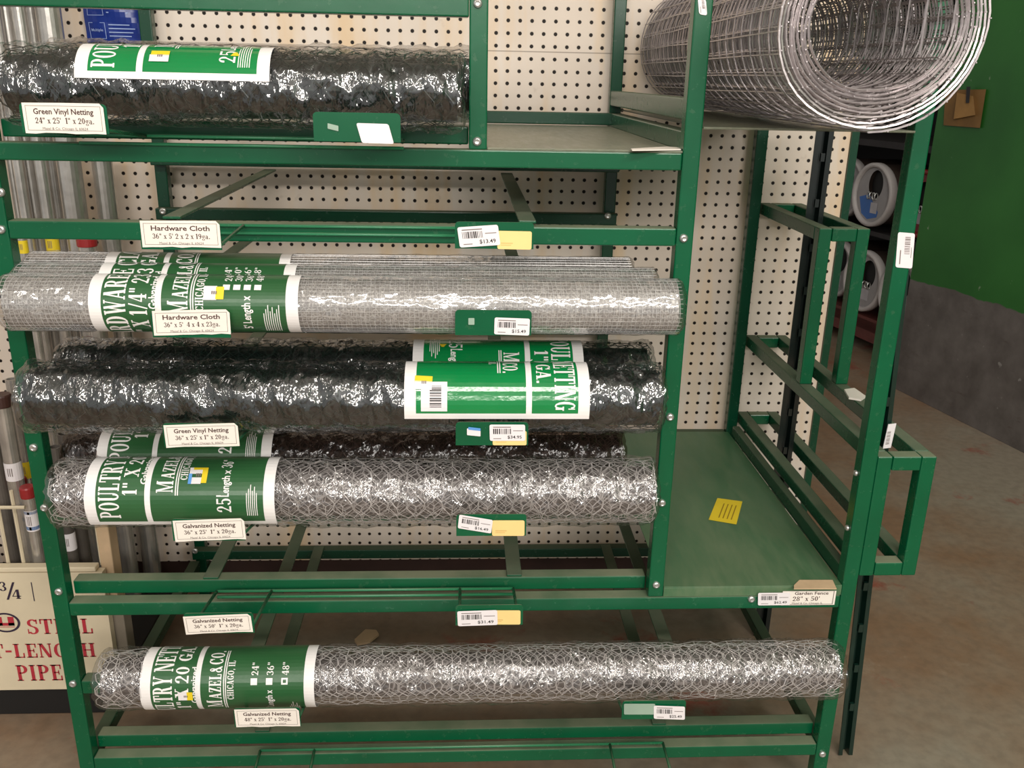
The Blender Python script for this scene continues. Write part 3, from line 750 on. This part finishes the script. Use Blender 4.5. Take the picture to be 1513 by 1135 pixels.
# --- 24 inch green vinyl
def make_roll(name, label, cat, L, r, net, cm, wm, fm, loc, group=None, seed=1, amp=.0009, rot=(0, 0, 0), inset=.009):
    t = thing(name, label, cat, loc, rot, group)
    net.build('wire_netting', wm, t, local=True)
    core(L, r - inset, t, cm); wrap(L, r + .0018, t, fm, seed, amp=amp)
    return t
c, _ = place((12, 125), (684, 130), 1.262, Z(-.0205))
LV = .584
g24 = make_roll('netting_roll', 'short plastic-wrapped dark green vinyl netting roll at the front of the top shelf, white-edged label', 'wire roll', LV, .0500,
    hexnet(LV, .0475, 3, .0006, .0018, seed=3), CORE_V, VINYL, FILM_V, c, 'wrapped netting rolls on the rack', 3, .0016, inset=.0135)
def A(px, py, Y, t): return at(px, py, Y).x - t.location.x
label_band(g24, .0513, A(108, 90, 1.215, g24), A(397, 90, 1.215, g24), R_(11), R_(180), txt_poultry('v', .013, '24'), green=LABEL_V)
rsticker(g24, .0519, A(233, 78, 1.22, g24), R_(46), .024, .018, [(0, 0, 0, 1, .6), (1, .05, .55, 1, 1)])
g24b = dup(g24, 'short plastic-wrapped green vinyl netting roll, the one behind on the top shelf, right end showing', (c.x + .016, c.y + .109, Z(-.0115)), (R_(70), 0, 0), ('packed_core', 'wire_netting', 'plastic_wrap'))
# --- 36 inch hardware cloth, three rolls
LC = .893; rh = .0375
c, _ = place((8, 448), (1008, 455), 1.195, Z(-.2945))
hc = make_roll('hardware_cloth_roll', 'front one of three hardware cloth rolls, green label, lying lowest and furthest right', 'wire roll', LC, rh,
    gridnet(LC, .0365, 1, .00045, seed=2), CORE_H, ZINC_B, FILM_H, c, 'wrapped hardware cloth rolls', 5, .0005, inset=.0032)
label_band(hc, .0384, A(130, 440, 1.16, hc), A(440, 440, 1.16, hc), R_(-122), R_(236), txt_hardware(.013))
rsticker(hc, .0389, A(314, 424, 1.16, hc), R_(34), .026, .019, [(0, 0, 0, .65, 1), (1, .6, .05, 1, .95)])
cm, _ = place((28, 412), (970, 418), 1.2745, Z(-.2955))
h2 = dup(hc, 'middle one of three hardware cloth rolls, mostly hidden between front and rear rolls', cm, (R_(22), 0, 0))
cm, _ = place((35, 380), (940, 395), 1.354, Z(-.2955))
h3 = dup(hc, 'rear one of three hardware cloth rolls, resting highest in view under the empty arms', cm, (R_(58), 0, 0))
# --- 36 inch green vinyl, two rolls
rv = .0495
c, _ = place((28, 585), (988, 592), 1.212, Z(-.4335))
gv = make_roll('netting_roll', 'glossy black-green vinyl netting roll, front of two, bright green label at its right end', 'wire roll', .882, rv,
    hexnet(.882, .0475, 3, .0006, .0016, seed=6), CORE_V, VINYL, FILM_V, c, 'wrapped netting rolls on the rack', 8, .0015, inset=.0105)
label_band(gv, .0508, A(597, 580, 1.165, gv), A(872, 580, 1.165, gv), R_(-17), R_(236), txt_poultry('v', .016, '36'), green=LABEL_V, flip=True)
rsticker(gv, .0514, A(625, 555, 1.165, gv), R_(42), .024, .02, [(0, 0, 0, 1, .6), (1, .0, .55, 1, 1)], -.06)
b = MB(); b.map2d([rectp(0, .006 * k, .036, .006 * k + .006) for k in range(7)], lambda x, y: cyl(A(622, 594, 1.165, gv) + x, R_(-3) + y / .0516, .0516), 0)
b.map2d([[(.012 + y, x) for x, y in p] for p in bars(.006, 0, .03, .016, 11, 16) if max(q[0] for q in p) - min(q[0] for q in p) < .01], lambda x, y: cyl(A(622, 594, 1.165, gv) + x, R_(-3) + y / .0516, .0519), 1)
b.build('barcode_sticker', [WHITE_STK, INK], gv, local=True)
cm, _ = place((88, 520), (965, 525), 1.321, Z(-.4325))
gv2 = dup(gv, 'glossy black-green vinyl netting roll lying behind the front one, under the hardware cloth', cm, (R_(118), 0, 0))
# --- 36 inch galvanized, two rolls
rg = .051
LG = .880
c, _ = place((74, 722), (976, 732), 1.238, Z(-.594))
ng36 = hexnet(LG, .049, 5, .00047, .0014, seed=9, step=.0027)
g36 = make_roll('netting_roll', 'silver galvanized hex netting roll with dark green poultry label, third shelf from bottom', 'wire roll', LG, rg, ng36, CORE_G, ZINC, FILM_G, c, 'wrapped netting rolls on the rack', 11, .0013, inset=.0145)
label_band(g36, .0522, A(127, 720, 1.2, g36), A(407, 720, 1.2, g36), R_(-38), R_(168), txt_poultry('g', .017, '36'))
rsticker(g36, .0528, A(290, 693, 1.2, g36), R_(52), .026, .026, [(0, .0, 0, .7, 1), (1, .7, .05, 1, .95), (1, .2, .85, 1, 1), (2, 0, 0, .18, .6)])
cm, _ = place((105, 655), (918, 665), 1.362, Z(-.592))
gb = thing('netting_roll', 'dark brown galvanized netting roll lying behind the silver one', 'wire roll', cm, (R_(-38), 0, 0), 'wrapped netting rolls on the rack')
for ch in g36.children:  # same parts as the silver roll, recoloured darker and browner
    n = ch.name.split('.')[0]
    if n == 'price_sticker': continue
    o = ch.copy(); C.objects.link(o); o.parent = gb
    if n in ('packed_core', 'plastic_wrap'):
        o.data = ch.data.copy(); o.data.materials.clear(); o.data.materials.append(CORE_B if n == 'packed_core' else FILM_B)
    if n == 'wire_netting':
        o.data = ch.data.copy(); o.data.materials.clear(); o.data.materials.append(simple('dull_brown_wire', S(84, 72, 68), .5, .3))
# --- 48 inch galvanized
L48 = 1.186; r48 = .0465
pa = at(137, 985, 1.232); pb = at(1245, 1008, 1.232)
g48 = make_roll('netting_roll', 'longest silver galvanized hex netting roll with 48 inch box ticked, on the lowest arms', 'wire roll', L48, r48,
    hexnet(L48, .0445, 4, .00052, .0015, cell=.0275, seed=14, step=.0032), CORE_G, ZINC, FILM_G, ((pa.x + pb.x) / 2, 1.232, Z(-.918)), 'wrapped netting rolls on the rack', 15, .0012, inset=.0135)
label_band(g48, .0476, A(203, 985, 1.19, g48), A(463, 990, 1.19, g48), R_(-82), R_(216), txt_poultry('g', .004, '48'))
rsticker(g48, .0482, A(275, 1018, 1.19, g48), R_(2), .022, .014, [(0, 0, 0, .6, 1), (1, .6, 0, 1, 1)])

# --- welded wire roll on the top shelf, end towards the viewer
def welded():
    cx, cz, Ro, Ri = .4965, Z(.0688), .1275, .0845; y0, y1 = 1.125, 2.005
    t = thing('welded_wire_roll', 'large loose roll of welded galvanized wire fence lying end-on on the top shelf', 'wire roll', (cx, (y0 + y1) / 2, cz))
    turns = 9.28; seg_ = 44; rr = random.Random(5)
    def sp(u):          # u in turns, 0 = outer end
        s = u / turns; rad = Ro + (Ri - Ro) * s
        th = -PI * .5 + u * 2 * PI
        wob = .0022 * math.sin(2 * th + 1.0) + .0008 * math.sin(5 * th + 2 * u)
        k = 1 - .10 * s * max(0, -math.sin(th))
        return (cx + (rad + wob) * math.cos(th), cz + (rad * k + wob) * .985 * math.sin(th))
    b = MB(); ny = 24; n = int(turns * seg_)
    for iy in range(ny):
        y = y0 + (y1 - y0) * iy / (ny - 1); w = .0012 if iy else .0017
        dph = rr.gauss(0, .0005)
        pts = [Vector((sp(turns * k / n)[0], y + .0007 * math.sin(k * .11 + iy), sp(turns * k / n)[1] + dph)) for k in range(n + 1)]
        # the inner end springs off the wall, curls over and hangs down
        e = pts[-1]; d = (pts[-1] - pts[-3]).normalized(); d.y = 0; d.normalize(); q = Vector((-d.z, 0, d.x)); rc = .0175 + .002 * math.sin(iy * 1.7)
        up_ = .012
        for k in (1, 2): pts.append(e + d * (up_ * k / 2))
        c0 = e + d * up_ + q * rc
        for k in range(1, 13):
            a = PI * 1.05 * k / 12; pts.append(c0 - q * (rc * math.cos(a)) + d * (rc * 1.25 * math.sin(a)))
        f = pts[-1]; dd = (pts[-1] - pts[-2]).normalized()
        for k in (1, 2, 3): pts.append(f + dd * (.019 * k))
        b.tube(pts, w, 4, caps=False)
    u = 0.
    while u < turns:
        x, z = sp(u); rad = Ro + (Ri - Ro) * u / turns
        b.tube([(x + rr.gauss(0, .0008), y0 - .002 + (y1 - y0 + .004) * k / 6, z + rr.gauss(0, .0008)) for k in range(7)], .0011, 4)
        u += .0262 / (2 * PI * rad)
    b.build('welded_wire', ZINC_F, t)
welded()

# ------------------------------------------------------------------ steel posts standing in the side cage
def upost(name, label, x, y, z1, mat, rot=0, lean=(0, 0), w=.034, tagged=False, z0=0.003):
    t = thing(name, label, 'post', (x, y, 0))
    b = MB(); hw = w / 2
    prof = [(-hw, 0), (-hw * .45, 0), (-hw * .3, .016), (hw * .3, .016), (hw * .45, 0), (hw, 0), (hw, .0025), (hw * .55, .0025), (hw * .38, .0185), (-hw * .38, .0185), (-hw * .55, .0025), (-hw, .0025)]
    cz, sz = math.cos(rot), math.sin(rot); n = len(prof); R0 = []
    for z in (z0, z1):
        i = len(b.v); R0.append(i)
        for px, py in prof:
            f = (z - z0) / (z1 - z0)
            b.v.append((x + px * cz - py * sz + lean[0] * f, y + px * sz + py * cz + lean[1] * f, z))
    for j in range(n): b.f.append((R0[0] + j, R0[0] + (j + 1) % n, R0[1] + (j + 1) % n, R0[1] + j)); b.m.append(0)
    for i0, i1, i2, i3 in ((0, 1, 10, 11), (1, 2, 9, 10), (2, 3, 8, 9), (3, 4, 7, 8), (4, 5, 6, 7)):
        b.f.append(tuple(R0[1] + k for k in (i0, i1, i2, i3))); b.m.append(0)
        b.f.append(tuple(R0[0] + k for k in (i3, i2, i1, i0))); b.m.append(0)
    b.build('channel', mat, t)
    # punched lugs down the rib
    z = z0 + .12
    while z < z1 - .05:
        f = (z - z0) / (z1 - z0); k = MB(); k.obox((x + lean[0] * f, y + lean[1] * f - .001, z), Vector((cz, sz, 0)), Vector((-sz, cz, 0)), Vector((0, 0, 1)), .004, .003, .008)
        k.build('lug', mat, t); z += .09
    return t
POST_DK = simple('dark_green_coated_steel', S(14, 40, 32), .3, 0, .2, 30, spec=.6)
POST_BK = simple('black_green_coated_steel', S(12, 24, 22), .25, 0, .25, 30, spec=.7)
_fb = atz(1254, 1106, .003).x - .014; _ft = at(1346, 396, 1.362).x - .014
fp = upost('fence_post', 'dark green steel fence post standing at the front of the side cage, white tag', _fb, 1.40, Z(-.275), POST_DK, 0, (_ft - _fb, -.035), .028)
b = MB(); P = at(1315, 645, 1.364)
b.obox((P.x, 1.366, P.z), Vector((.96, .27, 0)), Vector((-.27, .96, 0)), Vector((.06, 0, 1)), .008, .0006, .022)
b.map2d([[(x, y) for x, y in p] for p in [rectp(-.006, -.014 + k * .0022, .001, -.0128 + k * .0022 - (k % 3) * .0003) for k in range(11)]], lambda x, y: (P.x + x, 1.3645 + .28 * x, P.z + y), 1)
b.build('hang_tag', [WHITE_STK, INK_GREY], fp)
upost('fence_post', 'black-green steel fence post at the back of the side cage, left of the pair', .7095, 1.80, Z(-.063), POST_BK, 0, (0, 0), .036)
upost('fence_post', 'black-green steel fence post with bright edge, right of the pair in the cage', .7245, 1.836, Z(-.063), POST_BK, R_(10), (0, 0), .030)

# ------------------------------------------------------------------ loose bits
b = MB(); ps = [atz(x, y, Z(-.803) + .0008) for x, y in ((1060, 736), (1097, 741), (1088, 775), (1047, 768))]
b.poly([ps[3], ps[2], ps[1], ps[0]], 0)
o, ax, ay = ps[3], ps[2] - ps[3], ps[0] - ps[3]
for k in range(4): b.map2d([rectp(.3 + k * .15, .15, .34 + k * .15, .8)], lambda x, y: o + ax * x + ay * y + Vector((0, 0, .0003)), 1)
tag(b.build('sticker', [YELLOW, simple('olive_ink', S(150, 120, 20), .6)]), 'yellow paper sticker lying on the scuffed green shelf plate', 'sticker')
def flat(name, label, cat, pts, z, mat, th=.0015):
    b = MB(); q = [atz(x, y, z) for x, y in pts]; b.poly([(p.x, p.y, z + th) for p in q]); b.poly([(p.x, p.y, z) for p in reversed(q)])
    for k in range(len(q)):
        a, d = q[k], q[(k + 1) % len(q)]; b.poly([(a.x, a.y, z), (d.x, d.y, z), (d.x, d.y, z + th), (a.x, a.y, z + th)])
    return tag(b.build(name, mat), label, cat)
flat('paper_scrap', 'torn brown-white card scrap at the front edge of the green shelf plate', 'scrap', [(1173, 866), (1181, 858), (1230, 858), (1236, 871), (1173, 871)], Z(-.803) + .0006, WOOD)
flat('paper_scrap', 'narrow torn cream paper strip on the dusty upper shelf plate', 'scrap', [(932, 221), (985, 218), (1003, 219), (1006, 222), (934, 223)], Z(-.0935) + .0006, WHITE)
flat('paper_scrap', 'crumpled cream paper caught on the side cage', 'scrap', [(1247, 578), (1262, 576), (1279, 588), (1272, 593), (1254, 590)], Z(-.565), WHITE, .004)
flat('cardboard_scrap', 'curled brown cardboard scrap on the floor behind the lowest roll', 'scrap', [(524, 948), (540, 933), (556, 934), (560, 940), (546, 951), (528, 955)], .004, WOOD, .006)

# ------------------------------------------------------------------ pipe rack at the left
PYF = 1.56
pr_ = thing('pipe_rack', 'cream and timber floor rack holding steel pipe, with big red lettered sign', 'rack', (-1.1, 1.75, 0))
def prbox(name, mat, *a, bevel=.002):
    b = MB(); b.box(*a); return b.build(name, mat, pr_, bevel=bevel)
sR = at(163, 930, PYF).x; sT = at(120, 846, PYF).z; sB = at(60, 1019, PYF).z
prbox('plinth', BLACK, -1.7, sR - .004, PYF + .004, 1.98, .002, sB - .001)
sg = MB(); sg.box(-1.7, sR, PYF, PYF + .018, sB, sT, 0)
def fl(e): return lambda x, z: (x, PYF - e, z)
def sw(t, x0, x1, y0, y1, mi=1, font='serif'):     # text between two pixels
    a = at(x0, y1, PYF); d = at(x1, y0, PYF)
    sg.map2d(fit(t, a.x, a.z, d.x - a.x, d.z - a.z, font), fl(.0006), mi)
sw('STEEL', 41, 137, 914, 937); sw('CUT-LENGTH', -52, 141, 950, 973); sw('PIPE', 26, 92, 982, 1006)
a = at(2, 885, PYF)
sg.map2d(fit('3', a.x, a.z + .0175, .0155, .0205), fl(.0006), 2); sg.map2d(fit('/', a.x + .010, a.z, .024, .036), fl(.0006), 2); sg.map2d(fit('4', a.x + .0215, a.z, .0185, .0205), fl(.0006), 2)
a = at(48, 875, PYF); sg.map2d([rectp(a.x, a.z - .02, a.x + .0018, a.z + .022)], fl(.0006), 2)
a = at(8, 920, PYF); n = 36
for k in range(n):
    t0, t1 = 2 * PI * k / n, 2 * PI * (k + 1) / n
    sg.poly([fl(.0006)(a.x + r * 1.28 * math.cos(t), a.z + r * math.sin(t)) for t, r in ((t0, .0222), (t0, .0184), (t1, .0184), (t1, .0222))], 2)
for q in (rectp(-.017, -.008, -.0055, .012), rectp(.0055, -.008, .017, .012), rectp(-.017, -.008, .017, -.0015)): sg.map2d([[(a.x + x, a.z + y + .001) for x, y in q]], fl(.0006), 1)
sg.map2d([rectp(a.x - .017, a.z - .0105, a.x + .017, a.z - .0092)], fl(.0006), 1)
sg.build('sign_board', [CREAM, RED_INK, NAVY_INK], pr_)
prbox('top_rail', CREAM, -1.7, at(140, 835, PYF).x, PYF, PYF + .02, sT + .001, sT + .011)
wa = at(143, 800, PYF + .02).x
prbox('timber_post', WOOD, wa, wa + .024, PYF + .022, PYF + .06, sT - .1, at(150, 762, PYF + .022).z)
prbox('timber_post', GREYWOOD, wa + .002, wa + .03, PYF + .0225, PYF + .06, .01, sT - .101)
for px, py, q in ((2, 700, 8), (25, 690, 22), (142, 790, 138)):
    p = at(px, 832, PYF + .006)
    b = MB(); b.tube([(p.x, PYF + .03, sT), (p.x, PYF + .03, sT + .16)], .0035, 6); b.build('divider_rod', CREAM, pr_)
pz = at(10, 747, PYF + .02).z; b = MB(); b.tube([(-1.3, PYF + .012, pz), (at(30, 740, PYF).x, PYF + .012, pz)], .0035, 6); b.build('divider_rod', CREAM, pr_)
def pipe(px, py, Y, d, top=None, cap=None, label='', mat=STEEL_DULL, stickers=(), z0=None):
    p = at(px, py, Y); z1 = 2.6 if top is None else at(px, top, Y).z
    zb = sB + .001 if z0 is None else z0
    t = thing('steel_pipe', label, 'pipe', (p.x, Y, zb), group='pipes standing in the pipe rack')
    b = MB(); r = d / 2
    b.lathe([(r, 0), (r, z1 - zb), (r * .8, z1 - zb), (r * .8, z1 - zb - .05), (.0005, z1 - zb - .05)], (p.x, Y, zb), (0, 0, 1), 20); b.build('tube', mat, t, smooth=False)
    if cap:
        c_ = MB(); h = cap[1]; c_.lathe([(r * 1.12, -h), (r * 1.16, -h * .9), (r * 1.16, -.001), (r * 1.05, .002), (.0005, .002)], (p.x, Y, z1), (0, 0, 1), 20); c_.build('cap', cap[0], t)
    for (s0, s1, m) in stickers:
        q0 = at(px, s0, Y - r).z; q1 = at(px, s1, Y - r).z; s = MB()
        s.lathe([(r + .0006, 0), (r + .0006, q0 - q1)], (p.x, Y, q1), (0, 0, 1), 20)
        if m != BLUE_STK:
            for k in range(3): s.map2d([rectp(-r * .3 + k * r * .25, (q0 - q1) * .3, -r * .2 + k * r * .25, (q0 - q1) * .75)], lambda x, y: (p.x + x, Y - math.sqrt(max(1e-9, r * r - x * x)) - .0012, q1 + y), 1)
        s.build('label_sticker', [m, INK_GREY], t)
    for f in t.children: pass
    return t
for mname in (): pass
PB = 1.93
pipe(6, 300, 1.93, .022, label='thin steel pipe at the far left edge, tall, first from the left')
pipe(22, 280, 1.95, .016, label='thinnest tall pipe, second from the left above the rack rail')
pipe(33, 280, 1.90, .022, label='tall steel pipe, third from the left above the rack rail', stickers=())
pipe(48, 280, 1.93, .024, label='tall galvanized pipe with a bright streak, fourth from the left')
pipe(66, 280, 1.90, .025, label='tall galvanized pipe, fifth from left, yellow tag just under the second rail', stickers=((350, 374, YELLOW),))
pipe(83, 280, 1.95, .023, label='tall galvanized pipe between the yellow-tagged pipe and the widest pipe')
pipe(107, 280, 1.92, .047, label='widest tall galvanized pipe, grey and dull, left of the pegboard gap')
pipe(158, 300, 1.96, .041, top=234, label='wide pipe in front of bare pegboard, its plastic-covered top hidden by the rail')
pipe(129, 362, 1.86, .034, top=352, cap=(RED, .016), label='shorter pipe with a red cap just under the second rail')
pipe(34, 362, 1.80, .017, top=340, cap=None, label='short thin pipe behind left post with yellow and white tag', stickers=((356, 375, YELLOW),))
pipe(11, 640, 1.63, .030, top=584, cap=(simple('brown_plastic_cap', S(66, 40, 34), .45), .022), label='pipe with dark brown cap at the left edge of the photo', stickers=((686, 712, WHITE_STK),))
pipe(40, 700, 1.70, .022, top=560, label='pipe with yellow sticker just left of the left rack post', stickers=((684, 708, YELLOW),))
pipe(37, 760, 1.665, .024, top=708, cap=(RED, .02), label='short red-capped pipe, the left and rear of the pair', stickers=((742, 768, WHITE_STK),))
pipe(50, 780, 1.605, .024, top=720, cap=(RED, .02), label='short red-capped pipe, the right and front of the pair, blue-white sticker', stickers=((756, 786, WHITE_STK), (757, 761, BLUE_STK), (779, 784, BLUE_STK)))
pipe(14, 790, 1.66, .028, top=650, mat=PIPE_DARK, label='dark pipe behind the brown-capped one at lower left')
pipe(103, 800, 1.68, .024, top=660, mat=PIPE_DARK, label='dark pipe with white tag behind the left rack post', stickers=((790, 815, WHITE_STK),))
pipe(120, 800, 1.72, .030, top=640, mat=PIPE_DARK, label='dark wide pipe just left of the timber corner post')

# blue bag on the pegboard
bb = thing('blue_bag', 'blue printed plastic package hanging on the pegboard at upper left', 'package', at(163, 30, 2.03))
P0, P1 = at(128, 63, 2.03), at(200, -60, 2.03); b = MB(); w = P1.x - P0.x; h = P1.z - P0.z
def bagf(x, y, e=0): return (P0.x + x * w, 2.034 - .018 * math.sin(PI * min(1, max(0, x))) * (.3 + .7 * math.sin(PI * min(.98, max(.02, y)))) - e + .002 * math.sin(x * 9 + y * 14), P0.z + y * h)
for i in range(12):
    for j in range(16): b.poly([bagf(i / 12, j / 16), bagf((i + 1) / 12, j / 16), bagf((i + 1) / 12, (j + 1) / 16), bagf(i / 12, (j + 1) / 16)], 0)
b.build('pouch', simple('blue_film', S(22, 48, 128), .25, 0, .15), bb, smooth=True)
b = MB()
for (y0, t1) in ((.05, 'Multiple'), (.33, 'Alkaline')):
    for q in (rectp(.08, y0, .38, y0 + .006), rectp(.08, y0 + .19, .38, y0 + .196), rectp(.08, y0, .09, y0 + .196), rectp(.37, y0, .38, y0 + .196)): b.map2d([q], lambda x, y: bagf(x, y, .0015), 0)
    b.map2d(fit(t1 if y0 < .3 else 'Uses', .12, y0 + .09, .22, .035, 'b', .01), lambda x, y: bagf(x, y, .0015), 0)
    for k in range(4): b.map2d([rectp(.44, y0 + .03 + k * .045, .8 + .04 * (k % 3), y0 + .042 + k * .045)], lambda x, y: bagf(x, y, .0015), 0)
b.build('print', [simple('pale_blue_ink', S(150, 170, 215), .5)], bb)

# ------------------------------------------------------------------ far right: tub shelf beyond the wall corner
def on_row(px, py, off=-.2):       # intersect with the vertical plane of the tub fronts
    d = ray(px, py); p0 = w0 - wn * off; k = (p0 - CAM).dot(wn) / d.dot(wn); return CAM + d * k
fr = -wn                                  # tubs face the aisle
sh = thing('tub_shelf', 'dark shelf unit with red-brown beam behind the rack, holding plastic tubs', 'shelf', (w0 + wd * .8).to_tuple())
def shb(name, mat, t0, t1, d0, d1, z0, z1):
    b = MB(); c = w0 + wd * ((t0 + t1) / 2) + wn * ((d0 + d1) / 2); b.obox((c.x, c.y, (z0 + z1) / 2), wd, wn, Vector((0, 0, 1)), (t1 - t0) / 2, (d1 - d0) / 2, (z1 - z0) / 2); return b.build(name, mat, sh)
SHELFRED = simple('red_brown_beam', S(96, 48, 42), .6, 0, .2); SHELFDK = simple('dark_steel', S(46, 42, 42), .6, .2, .2)
zc1 = on_row(1289, 288).z; zc2 = on_row(1272, 414).z; TR = .157
shb('shelf_board', SHELFDK, .02, 2.4, .21, .80, zc1 - TR - .034, zc1 - TR - .012)
shb('shelf_board', SHELFRED, .02, 2.4, .21, .80, zc2 - TR - .075, zc2 - TR - .012)
shb('shelf_board', SHELFRED, .02, 2.4, .21, .80, .06, .16)
shb('back_panel', BLACK, .02, 2.4, .81, .83, .005, 2.2)
shb('upright', SHELFDK, .02, .05, .3, .34, .004, 2.2)
shb('upright', SHELFDK, 2.35, 2.4, .21, .26, .004, 2.2)
shb('shelf_board', SHELFDK, .02, 2.4, .21, .80, zc1 + .22, zc1 + .25)
TUB = simple('grey_white_plastic', S(186, 180, 178), .4, 0, .06); TUBIN = simple('tub_lid_face', S(150, 146, 146), .45, 0, .08); TUBBODY = simple('dark_tub_body', S(60, 48, 42), .6, 0, .1)
TUBL = simple('blue_tub_label', S(52, 100, 170), .4, 0, .1)
def tub(t, zc, label, chain=False, hole=(-.0, .045), blue=False, back=0., TUB=TUB, TUBIN=TUBIN):
    c = w0 + wd * t + wn * (.2 + back); c = Vector((c.x, c.y, zc))
    o = thing('plastic_tub', label, 'tub', (c.x, c.y, zc - TR), group='chain tubs on the far shelf')
    b = MB(); b.lathe([(.136, -.36), (.143, -.03), (.0005, -.03)], c, fr, 32); b.lathe([(.0005, -.36), (.136, -.36)], c, fr, 32); b.build('bucket_body', TUBBODY, o, smooth=False)
    b = MB(); b.lathe([(.144, -.03), (.150, -.02), (.150, .006), (.144, .012), (.130, .010), (.127, -.004), (.143, -.029)], c, fr, 40); b.build('lid_rim', TUB, o, smooth=True)
    u = wd; v = Vector((0, 0, 1))
    def fc(x, y, e=0): return c + u * (-x) + v * y + fr * (-.004 + e)
    b = MB(); n = 32; hx, hy = hole; hr = .066
    outer = [(.1272 * math.cos(2 * PI * k / n), .1272 * math.sin(2 * PI * k / n)) for k in range(n)]; inner = [(hx + hr * .8 * math.cos(2 * PI * k / n), hy + hr * math.sin(2 * PI * k / n)) for k in range(n)]
    for k in range(n):
        k2 = (k + 1) % n; b.poly([fc(*outer[k]), fc(*outer[k2]), fc(*inner[k2]), fc(*inner[k])])
    b.build('lid_face', TUBIN, o)
    b = MB(); b.poly([fc(*q, -.02) for q in inner]); b.build('hand_hole', BLACK, o)
    b = MB()
    if blue: b.poly([fc(x, y, .001) for x, y in ((-.10, -.02), (-.03, .0), (.055, -.075), (.05, -.1), (-.02, -.118), (-.07, -.095))]); b.map2d([rectp(-.005, -.085, .045, -.035)], lambda x, y: fc(x, y, .002), 1)
    else: b.map2d([rectp(-.05, -.09, .05, -.03)], lambda x, y: fc(x, y, .001), 1)
    b.build('lid_label', [TUBL, simple('pale_label', S(176, 172, 176), .5)], o)
    b = MB(); L_ = 9 if chain else 4
    for k in range(L_):
        cc = fc(hx + .008 * math.sin(k * 2), hy - (.0 if chain else .03) - k * (.022 if chain else .004) + (.02 if chain else 0), .008); e1 = v; e2 = u if k % 2 == 0 else fr
        if not chain: cc = fc(hx - .04 + k * .02, hy - .055, .004)
        b.tube([cc + e1 * (.016 * math.cos(2 * PI * j / 12)) + e2 * (.009 * math.sin(2 * PI * j / 12)) for j in range(12)], .0032, 6, closed=True)
    b.build('chain', STEEL, o, smooth=True)
def trow(px, py): return (on_row(px, py) - w0).dot(wd)
tB = trow(1289, 288)
tub(tB, zc1, 'grey-white chain tub with blue label, upper row, nearer the wall corner', blue=True, hole=(.01, .05))
tub(tB + .31, zc1, 'grey-white chain tub, upper row, half hidden by the pegboard edge', hole=(.0, .045), back=.065)
REDF = simple('red_lid_face', S(128, 34, 36), .5, 0, .1)
tub(tB - .325, zc1, 'red tub in the upper row, mostly hidden behind the right rack post', hole=(.0, .03), back=.02, TUB=RED, TUBIN=REDF)
tD = trow(1275, 414)
tub(tD, zc2, 'grey-white chain tub with black hole, lower row, seen beside the cage upright', hole=(.03, .04))
tub(tD + .31, zc2, 'grey-white chain tub with chain hanging down its lid, seen through the cage', chain=True, hole=(.025, .05), back=.055)
tub(tD - .31, zc2, 'pale chain tub, lower row, mostly hidden behind the right rack post', hole=(.0, .05), back=-.02)
# cardboard holder on the green wall
def wallp(px, py, off):
    d = ray(px, py); p0 = w0 - wn * off; k = (p0 - CAM).dot(wn) / d.dot(wn); return CAM + d * k
cb = thing('cardboard_tag', 'small brown cardboard pad pinned to the green wall', 'cardboard', wallp(1427, 160, .004))
KRAFT = simple('kraft_card', S(120, 88, 46), .7, 0, .15)
def slab(name, pts, off, th, mat):
    b = MB(); a = [wallp(x, y, off + th) for x, y in pts]; d = [wallp(x, y, off) for x, y in pts]
    b.poly(list(reversed(a))); b.poly(d)
    for k in range(len(a)): b.poly([a[k], a[(k + 1) % len(a)], d[(k + 1) % len(a)], d[k]])
    b.build(name, mat, cb)
slab('backing_card', [(1397, 133), (1457, 132), (1448, 189), (1394, 185)], .001, .006, KRAFT)
slab('front_flap', [(1414, 137), (1438, 142), (1441, 170), (1409, 176)], .008, .012, simple('light_kraft_card', S(150, 112, 62), .7, 0, .15))
slab('pin', [(1428, 128), (1434, 128), (1432, 152), (1427, 152)], .021, .004, SHELFDK)

# ------------------------------------------------------------------ lights
def area(name, loc, target, sx_, sy_, power, col=(1, .95, .88)):
    l = bpy.data.lights.new(name, 'AREA'); l.shape = 'RECTANGLE'; l.size = sx_; l.size_y = sy_; l.energy = power; l.color = col
    o = bpy.data.objects.new(name, l); C.objects.link(o); o.location = loc
    o.rotation_euler = (Vector(target) - Vector(loc)).to_track_quat('-Z', 'Y').to_euler()
    return o
area('aisle_light', (.45, -.75, 2.8), (.2, 1.3, .8), 2.2, .22, 40)
area('aisle_light', (-1.7, .2, 2.9), (-.8, 1.6, .8), .22, 2.0, 12)
area('aisle_light', (1.6, -1.9, 2.2), (.8, 1.5, .9), 1.6, .3, 46)
area('aisle_light', (-.4, -2.6, 2.3), (0, 1.6, .8), 2.4, .5, 72)
area('back_light', (1.4, 3.0, 2.9), (1.4, 3.2, 0), 1.0, .3, 9)
w = bpy.data.worlds.new('world'); bpy.context.scene.world = w; w.use_nodes = True
bg = w.node_tree.nodes['Background']; bg.inputs[0].default_value = (.95, .93, .9, 1); bg.inputs[1].default_value = .48
vs = bpy.context.scene.view_settings; vs.view_transform = 'Standard'; vs.look = 'None'; vs.exposure = 0.0
cy_ = bpy.context.scene.cycles
cy_.use_denoising = True; cy_.transparent_max_bounces = 14; cy_.max_bounces = 5; cy_.glossy_bounces = 3; cy_.sample_clamp_indirect = 6
